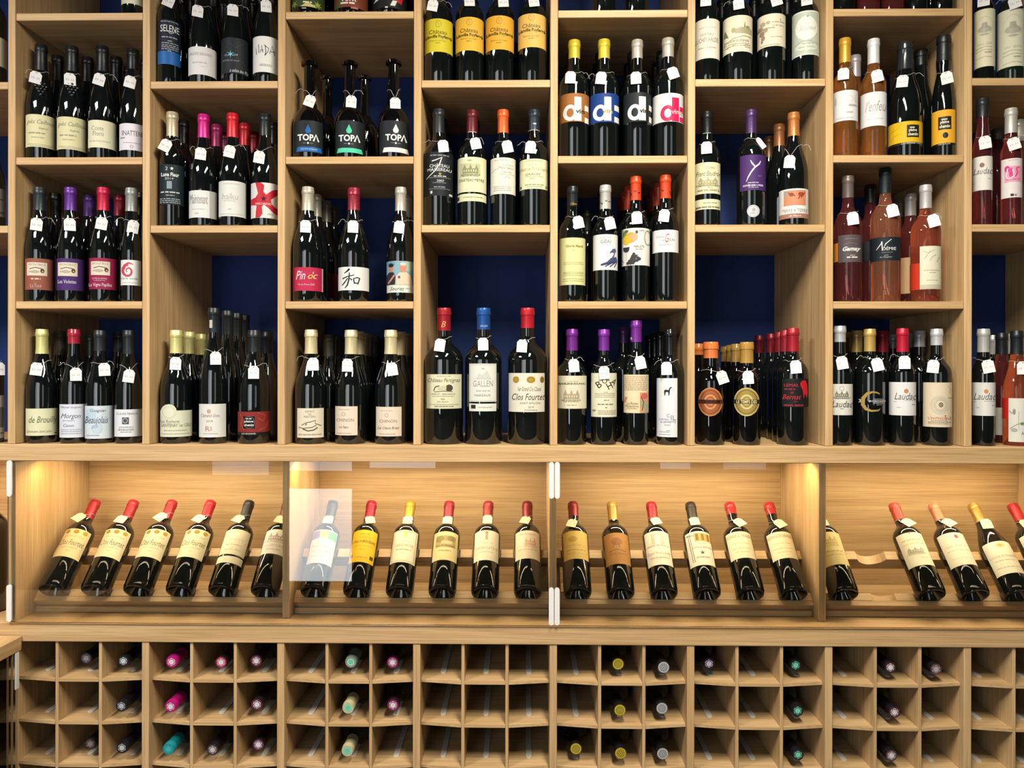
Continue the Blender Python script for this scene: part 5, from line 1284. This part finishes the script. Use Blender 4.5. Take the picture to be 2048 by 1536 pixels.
recline(0, 3, 'red-capped bottle with medal label and slanting tag', 'a3242c', 165, 'ecdfb8', 309, 545, fourtet(), tg=(-28, 175, 28))
recline(0, 4, 'bright red-capped bottle with medal label', 'b5202a', 150, 'ecdfb8', 309, 545, fourtet(), tg=(-30, 195, 20))
recline(0, 5, 'dark-capped bottle with tall cream label and foot strip', '2c2624', 170, 'ebdfbe', 309, 520, [('e', 0, 325, 12, 18, 'd8c8a0'), ('T', 'Grand Vin', 0, 395, 120, 22, 'c4b48c', 'i'), ('t', 0, 440, 110, 8, 'c8b890'), ('t', 0, 480, 120, 14, 'd4c6a0')], [(-88, 88, 535, 590, 'ebdfbe')], tg=(-30, 195, 18))
recline(0, 6, 'brown-capped bottle with castle drawing label', '5c2a1e', 160, 'ece2d2', 309, 515, castle(-70, 70, 325, 418, 'b4a090', 'e4d8c8') + [('T', "COS D'ESTOURNEL", 0, 445, 145, 20, 'b09c8c'), ('t', 0, 478, 110, 8, 'c8b8a8')], tg=(-15, 195, 10))
recline(1, 1, 'dark-capped bottle with white label of coloured bands', '2c2624', 165, 'eae4da', 309, 590, [('r', -86, -30, 318, 385, '8a78b0'), ('r', -30, 30, 318, 385, 'e2d67a'), ('r', 30, 86, 318, 385, '5aa878'), ('e', 0, 352, 14, 18, 'c8a83c'), ('T', 'CHÂTEAU', 0, 420, 90, 14, 'a8a49c'), ('t', 0, 450, 130, 14, 'b8b4ac'), ('T', 'LA RAMÉE', 0, 485, 120, 22, '8d8980'), ('t', 0, 530, 130, 8, 'b8b4ac')], tg=(0, 195, 0))
recline(1, 2, 'crimson-capped bottle with bright yellow label', 'a01c34', 165, 'e8b818', 310, 580, [('t', 0, 345, 70, 10, 'b88f1c'), ('T', 'CHÂTEAU', 0, 372, 90, 14, '8a6c1c'), ('T', 'LYNCH-MOUSSAS', 0, 408, 160, 24, '8a6414', 'b'), ('t', 0, 445, 120, 6, 'b88f1c'), ('T', '2015', 0, 475, 34, 12, '9a7818'), ('r', -80, -62, 515, 540, '5a4a1c'), ('r', 58, 80, 520, 548, '4a3c18'), ('t', 0, 540, 90, 6, 'a8841c')], tg=(15, 195, -15))
recline(1, 3, 'gold-capped bottle with scroll bordered cream label', 'b08a2a', 165, 'ebe0c2', 309, 580, [('f', -80, 80, 318, 570, 4, 'b4a478'), ('e', 0, 350, 16, 26, 'd8c060'), ('T', 'CHÂTEAU', 0, 405, 90, 13, 'a8986c'), ('T', 'GRAND MAYNE', 0, 440, 130, 22, '8d7c50'), ('t', 0, 475, 110, 8, 'b4a478'), ('r', -28, 28, 238, 285, '8a8478')], tg=(0, 195, -3))
recline(1, 4, 'worn red-capped bottle with engraved landscape label', '8c2430', 160, 'dccb92', 320, 560, [('r', -70, 72, 355, 450, 'a89460'), ('e', -40, 385, 30, 28, '8a7c48'), ('e', 40, 380, 28, 26, '8a7c48'), ('r', -30, 50, 400, 425, 'c4b480'), ('t', 0, 440, 130, 8, '7d7040'), ('t', 0, 480, 90, 8, 'b4a470')], tg=(0, 195, 0))
recline(1, 5, 'brick red-capped bottle with small tower emblem label', '8f2f2f', 160, 'ecdfc2', 309, 560, [('r', -9, 9, 325, 390, 'c09c78'), ('e', 0, 330, 12, 12, 'b88c68'), ('T', 'GRAND VIN', 0, 418, 90, 13, 'c4b494'), ('T', 'CHATEAU LATOUR', 0, 458, 160, 22, 'a08c68'), ('t', 0, 492, 100, 7, 'c8b898')], tg=(0, 180, 0))
recline(1, 6, 'maroon-capped bottle with peach house label', '7a2428', 165, 'ead7b8', 309, 545, castle(-30, 70, 360, 450, 'd0a888', 'e8d4b8') + [('t', 0, 470, 140, 8, 'c8b494'), ('t', 0, 340, 110, 10, 'd0bc9c')], tg=(-15, 190, 18))
recline(2, 1, 'maroon-capped bottle with aged yellow label', '7a1f22', 130, 'cfae5c', 309, 545, [('e', -20, 380, 34, 26, 'b08f44'), ('T', 'CHÂTEAU', 0, 430, 120, 20, 'a88840'), ('t', 0, 470, 130, 8, 'a88840'), ('t', 0, 500, 120, 6, 'b4944c')], tg=(-18, 235, 18))
recline(2, 2, 'gold-capped bottle with brown-gold label', 'a8803a', 165, 'ab7636', 325, 585, [('e', 0, 400, 40, 34, '8f5c26'), ('l', [(-30, 450), (0, 380), (20, 450)], 5, '6a4018'), ('l', [(-60, 480), (0, 465), (60, 480)], 6, '7a4c20'), ('T', 'CHÂTEAU', 0, 500, 120, 18, '7a4c20')], tg=None)
recline(2, 3, 'red-capped bottle with arch engraving label', '9c2228', 165, 'ebe1ca', 309, 590, [('r', -45, 45, 330, 420, 'ccbca0'), ('e', 0, 370, 20, 30, 'ebe1ca'), ('r', -20, 20, 370, 420, 'ebe1ca'), ('t', 0, 430, 150, 10, 'c4b498'), ('T', 'Grand Vin de Léoville', 0, 490, 160, 26, 'b4a488', 'i'), ('t', 0, 530, 130, 7, 'c4b498')], tg=(12, 195, -15))
recline(2, 4, 'black-brown capped bottle with gilded building label', '33281f', 170, 'ebe3cc', 309, 590, [('r', -30, 86, 325, 395, 'c8a858'), ('r', -20, 0, 330, 385, '8a6c2c'), ('r', 20, 40, 330, 385, '8a6c2c'), ('r', 60, 74, 330, 385, '8a6c2c'), ('l', [(-70, 325), (-62, 560)], 3, '4a4438'), ('l', [(-58, 325), (-50, 560)], 3, '4a4438'), ('l', [(-86, 330), (-30, 345)], 4, '4a4438'), ('T', 'CHÂTEAU', 15, 412, 80, 13, '9a8c6c'), ('T', 'LÉOVILLE BARTON', 15, 442, 132, 20, '8d8060'), ('s', 10, 490, 18, '5a5040'), ('t', 10, 525, 90, 7, 'b4a888')], tg=(0, 195, -2))
recline(2, 5, 'short red-capped bottle with domaine label, left twin', 'a8282a', 105, 'ece1be', 309, 530, [('T', 'DOMAINE DE CHEVALIER', 0, 345, 165, 26, '7d7050'), ('T', 'Grand Cru Classé', 0, 405, 120, 16, 'b4a67c', 'i'), ('t', 0, 450, 130, 7, 'c8ba90'), ('t', 0, 480, 100, 6, 'c8ba90')], tg=(30, 215, -28), finish='wax')
recline(2, 6, 'short red-capped bottle with domaine label, right twin', 'a8282a', 105, 'ece1be', 309, 530, [('T', 'DOMAINE DE CHEVALIER', 0, 345, 165, 26, '7d7050'), ('T', 'Grand Cru Classé', 0, 405, 120, 16, 'b4a67c', 'i'), ('t', 0, 450, 130, 7, 'c8ba90'), ('t', 0, 480, 100, 6, 'c8ba90')], tg=(25, 230, -25), finish='wax')
recline(3, 1, 'aged bottle with tan label half behind the divider', '5c1a1a', 150, 'dcc684', 309, 580, castle(-50, 60, 330, 430, 'b8a058', 'dcc684') + [('t', 0, 470, 130, 10, 'b8a058'), ('t', 0, 500, 120, 6, 'b8a058')], tg=(0, 205, 0))
recline(3, 3, 'coral-capped bottle with cream house label', 'b5483a', 150, 'ebe2c2', 309, 580, [('l', [(0, 305), (0, 330)], 4, '8d8460'), ('l', [(-10, 315), (10, 315)], 4, '8d8460'), ('t', 0, 370, 140, 10, 'c4b890'), ('T', 'CHÂTEAU DE MAY', 0, 400, 150, 18, 'a89c74')] + castle(-70, 60, 425, 490, 'a8a48c', 'd8d0b4') + [('T', '2012', 30, 520, 40, 12, 'a89c74')], tg=(30, 205, -25))
recline(3, 4, 'salmon-capped bottle with plain cream label and red crest', 'c07a58', 150, 'ece2c8', 309, 575, [('e', 25, 345, 12, 16, 'c05a3c'), ('t', 0, 420, 130, 12, 'd0c4a0'), ('t', 0, 455, 140, 8, 'd0c4a0'), ('t', 0, 520, 120, 6, 'd4c8a8'), ('o', 5, 252, 26, 22, 3, 'd8c890')], tg=(30, 205, -25), finish='foil')
recline(3, 5, 'gold-capped sloping bottle with wide cream label', 'a5803a', 165, 'ede6cc', 380, 640, [('e', 10, 415, 30, 22, 'd8c890'), ('e', 10, 415, 14, 12, 'c4a860'), ('T', 'VOSNE-ROMANÉE', 0, 500, 165, 22, 'a89c78'), ('t', 0, 535, 130, 6, 'c4b890'), ('t', 0, 590, 140, 7, 'c8bc98')], kind='burgundy', R=.0393, tg=(10, 205, 5))
recline(3, 6, 'scarlet-capped bottle at the right frame edge', 'b02a2e', 150, 'ece2c8', 309, 575, [('T', 'CHÂTEAU', 0, 400, 120, 18, 'a89c78'), ('t', 0, 450, 130, 8, 'c4b890')], tg=(0, 205, 0))

# big bottle standing in the niche left of the display
r0 = make_bottle('wine_bottle', (at(-22, 1100, .10)[0], .10, SILL + .0006), 0, 'bordeaux', .37, .048, .017, 'black', '1a1c1e', .30)
tag(r0, 'large black bottle standing on the sill at the far left edge', 'bottle')

# ---------------------------------------------------------------- bottles lying in the pigeonholes, necks outward
COLW = {c: n for c, n in zip(range(9), COLN[1:])}
LYING = []
def lie(crop, x, y, cap, end, desc, length=.30, kind='bordeaux', ring=None, pin=False, tube_col='1c171a'):
    ox, oy, s = crop
    pxx, pyy = ox + x / s, oy + y / s
    # which cell: nearest cell centre at the face
    X, Z = at(pxx, pyy, .02)
    best = None
    for c in range(9):
        for k in range(3):
            xm = cell_x(c, k) + CELL / 2
            for r, z in enumerate(ROW_Z):
                d = abs(xm - X) + abs(z + .04 - Z)
                if best is None or d < best[0]:
                    best = (d, c, k, r, xm, z)
    _, c, k, r, xm, zf = best
    R = .0375
    za = zf + .0024 + R
    # depth of the mouth from its height in the picture
    lo, hi = .006, .05
    yd = max(lo, min(hi, (EYE - za) * F_PX / max(pyy - PPY, 1) - DIST))
    X = at(pxx, pyy, yd)[0]
    lim = CELL / 2 - R - .001
    X = max(xm - lim, min(xm + lim, X))
    yd = min(yd, GD - length - .002)
    rn = .0142
    root = empty('wine_bottle')
    H = length
    link('bottle_glass', body_mesh(kind, H, R, rn, GLASS['dark'], 24), root)
    link('capsule', cap_mesh(kind, H, R, rn, H - .062, mat('foil', tube_col or cap)), root)
    me = bpy.data.meshes.new('capsule_end')
    bm = bmesh.new()
    er = rn * (.98 if pin else .74)
    f = bm.faces.new([bm.verts.new((rn * 1.03 * math.cos(2 * math.pi * q / 24), rn * 1.03 * math.sin(2 * math.pi * q / 24), H + .0009)) for q in range(24)]); f.material_index = 2
    vs = [bm.verts.new((er * math.cos(a) * (1 if q % 3 else .88), er * math.sin(a) * (1 if q % 3 else .88), H + .0011)) for q, a in enumerate([2 * math.pi * q / 18 for q in range(18)])]
    bm.faces.new(vs)
    rings = [(.62, .5)] if not pin else [(.70, .58), (.42, .32)]
    for ra, rb in rings:
        a_ = [bm.verts.new((rn * ra * math.cos(2 * math.pi * q / 16), rn * ra * math.sin(2 * math.pi * q / 16), H + .0013)) for q in range(16)]
        b_ = [bm.verts.new((rn * rb * math.cos(2 * math.pi * q / 16), rn * rb * math.sin(2 * math.pi * q / 16), H + .0013)) for q in range(16)]
        for q in range(16):
            f = bm.faces.new([a_[q], a_[(q + 1) % 16], b_[(q + 1) % 16], b_[q]]); f.material_index = 1
    if pin:
        f = bm.faces.new([bm.verts.new((rn * .13 * math.cos(2 * math.pi * q / 8), rn * .13 * math.sin(2 * math.pi * q / 8), H + .0014)) for q in range(8)]); f.material_index = 1
    bm.to_mesh(me); bm.free()
    me.materials.append(mat('foil' if pin else 'paper', end)); me.materials.append(mat('ink', ring or cap)); me.materials.append(mat('foil', cap))
    link('capsule_end', me, root)
    root.matrix_world = Matrix.Translation((X, yd + H, za)) @ Matrix.Rotation(math.pi / 2, 4, 'X')
    rw = ['top', 'second', 'third'][min(r, 2)]
    tag(root, '%s lying in %s pigeonhole row, %s cell under the %s' % (desc, rw, ['left', 'middle', 'right'][k], COLW[c]), 'bottle', 'bottles lying in the pigeonholes')
    if (c, k, r) in LYING:
        print('DOUBLE CELL', desc, c, k, r)
    LYING.append((c, k, r))
Z1, Z2, Z3, Z4 = (0, 1240, 3.531), (550, 1240, 3.593), (1090, 1240, 3.593), (1600, 1240, 4.571)
W_ = 'e6dfe6'
for (x, y, cap, end, d) in [(620, 275, '4c3f4c', 'a8a0a8', 'dim mauve-capped bottle'), (872, 308, '24282a', 'd0d4d6', 'black-capped bottle'), (1212, 312, 'c2187a', W_, 'magenta-capped bottle'), (1562, 312, 'a8284a', W_, 'crimson-capped bottle'), (1810, 300, '6a2a44', W_, 'plum-capped bottle'),
                            (858, 628, '24282a', 'b8bcbe', 'black-capped bottle'), (1205, 630, 'c2187a', W_, 'magenta-capped bottle'), (1815, 610, '6a2a44', W_, 'plum-capped bottle'),
                            (640, 900, '3c2c30', '8a7a7c', 'dim brown-capped bottle'), (862, 925, '24282a', 'c8c8c8', 'black-capped bottle'), (1190, 932, '1f98a0', '4ab4b8', 'teal-capped bottle'), (1502, 940, '4a3440', 'd0c8cc', 'dark plum-capped bottle'), (1825, 895, '6a3450', W_, 'plum-capped bottle')]:
    lie(Z1, x, y, cap, end, d, tube_col=None if cap in ('c2187a', '1f98a0') else '1c171a')
for (x, y, cap, end, d, rg) in [(545, 310, '8a9486', '6fd0b4', 'grey-capped bottle with turquoise end', 'e6e2b8'), (845, 310, '8a2a5a', 'ecdce6', 'purple-capped bottle', None), (525, 665, 'd2c998', '6fd0b4', 'cream-capped bottle with turquoise end', 'a8e4d0'), (848, 618, '8a2a5a', 'ecdce6', 'purple-capped bottle', None), (520, 980, 'd2c998', '6fd0b4', 'cream-capped bottle with turquoise end', 'a8e4d0')]:
    lie(Z2, x, y, cap, end, d, ring=rg, tube_col=None if rg else '2a1420')
for (x, y, cap, end, d, pin) in [(525, 310, 'c2a82a', 'd0b830', 'bright gold-capped bottle', 1), (852, 338, 'b5b5b8', 'c4c4c8', 'silver-capped bottle', 1), (1178, 303, '2a2430', 'dcd0e6', 'black-capped bottle with lilac end', 0), (1800, 310, '2a2c2c', '82dcbe', 'black-capped bottle with mint end', 0),
                                 (538, 652, 'c2a82a', 'd0b830', 'bright gold-capped bottle', 1), (840, 625, 'b5b5b8', 'c4c4c8', 'silver-capped bottle', 1), (1815, 635, '2a2c2c', '82dcbe', 'black-capped bottle with mint end', 0),
                                 (222, 920, 'c2a82a', 'd0b830', 'bright gold-capped bottle', 1), (543, 970, 'c2a82a', 'd0b830', 'bright gold-capped bottle', 1), (845, 950, 'b5b5b8', 'c4c4c8', 'silver-capped bottle', 1), (1818, 955, '2a2c2c', '82dcbe', 'black-capped bottle with mint end', 0)]:
    lie(Z3, x, y, cap, end, d, pin=bool(pin), ring='6a6040' if pin and cap == 'c2a82a' else ('6a6a6c' if pin else None))
for (x, y, cap, end, d) in [(825, 408, '4a2a34', 'ece2e6', 'maroon-capped bottle'), (1230, 428, '6a4a52', 'c0b0b8', 'dusty mauve-capped bottle'), (862, 850, '5a343c', 'ece2e6', 'maroon-capped bottle'), (835, 1235, '6a4a50', 'ece2e6', 'maroon-capped bottle')]:
    lie(Z4, x, y, cap, end, d)
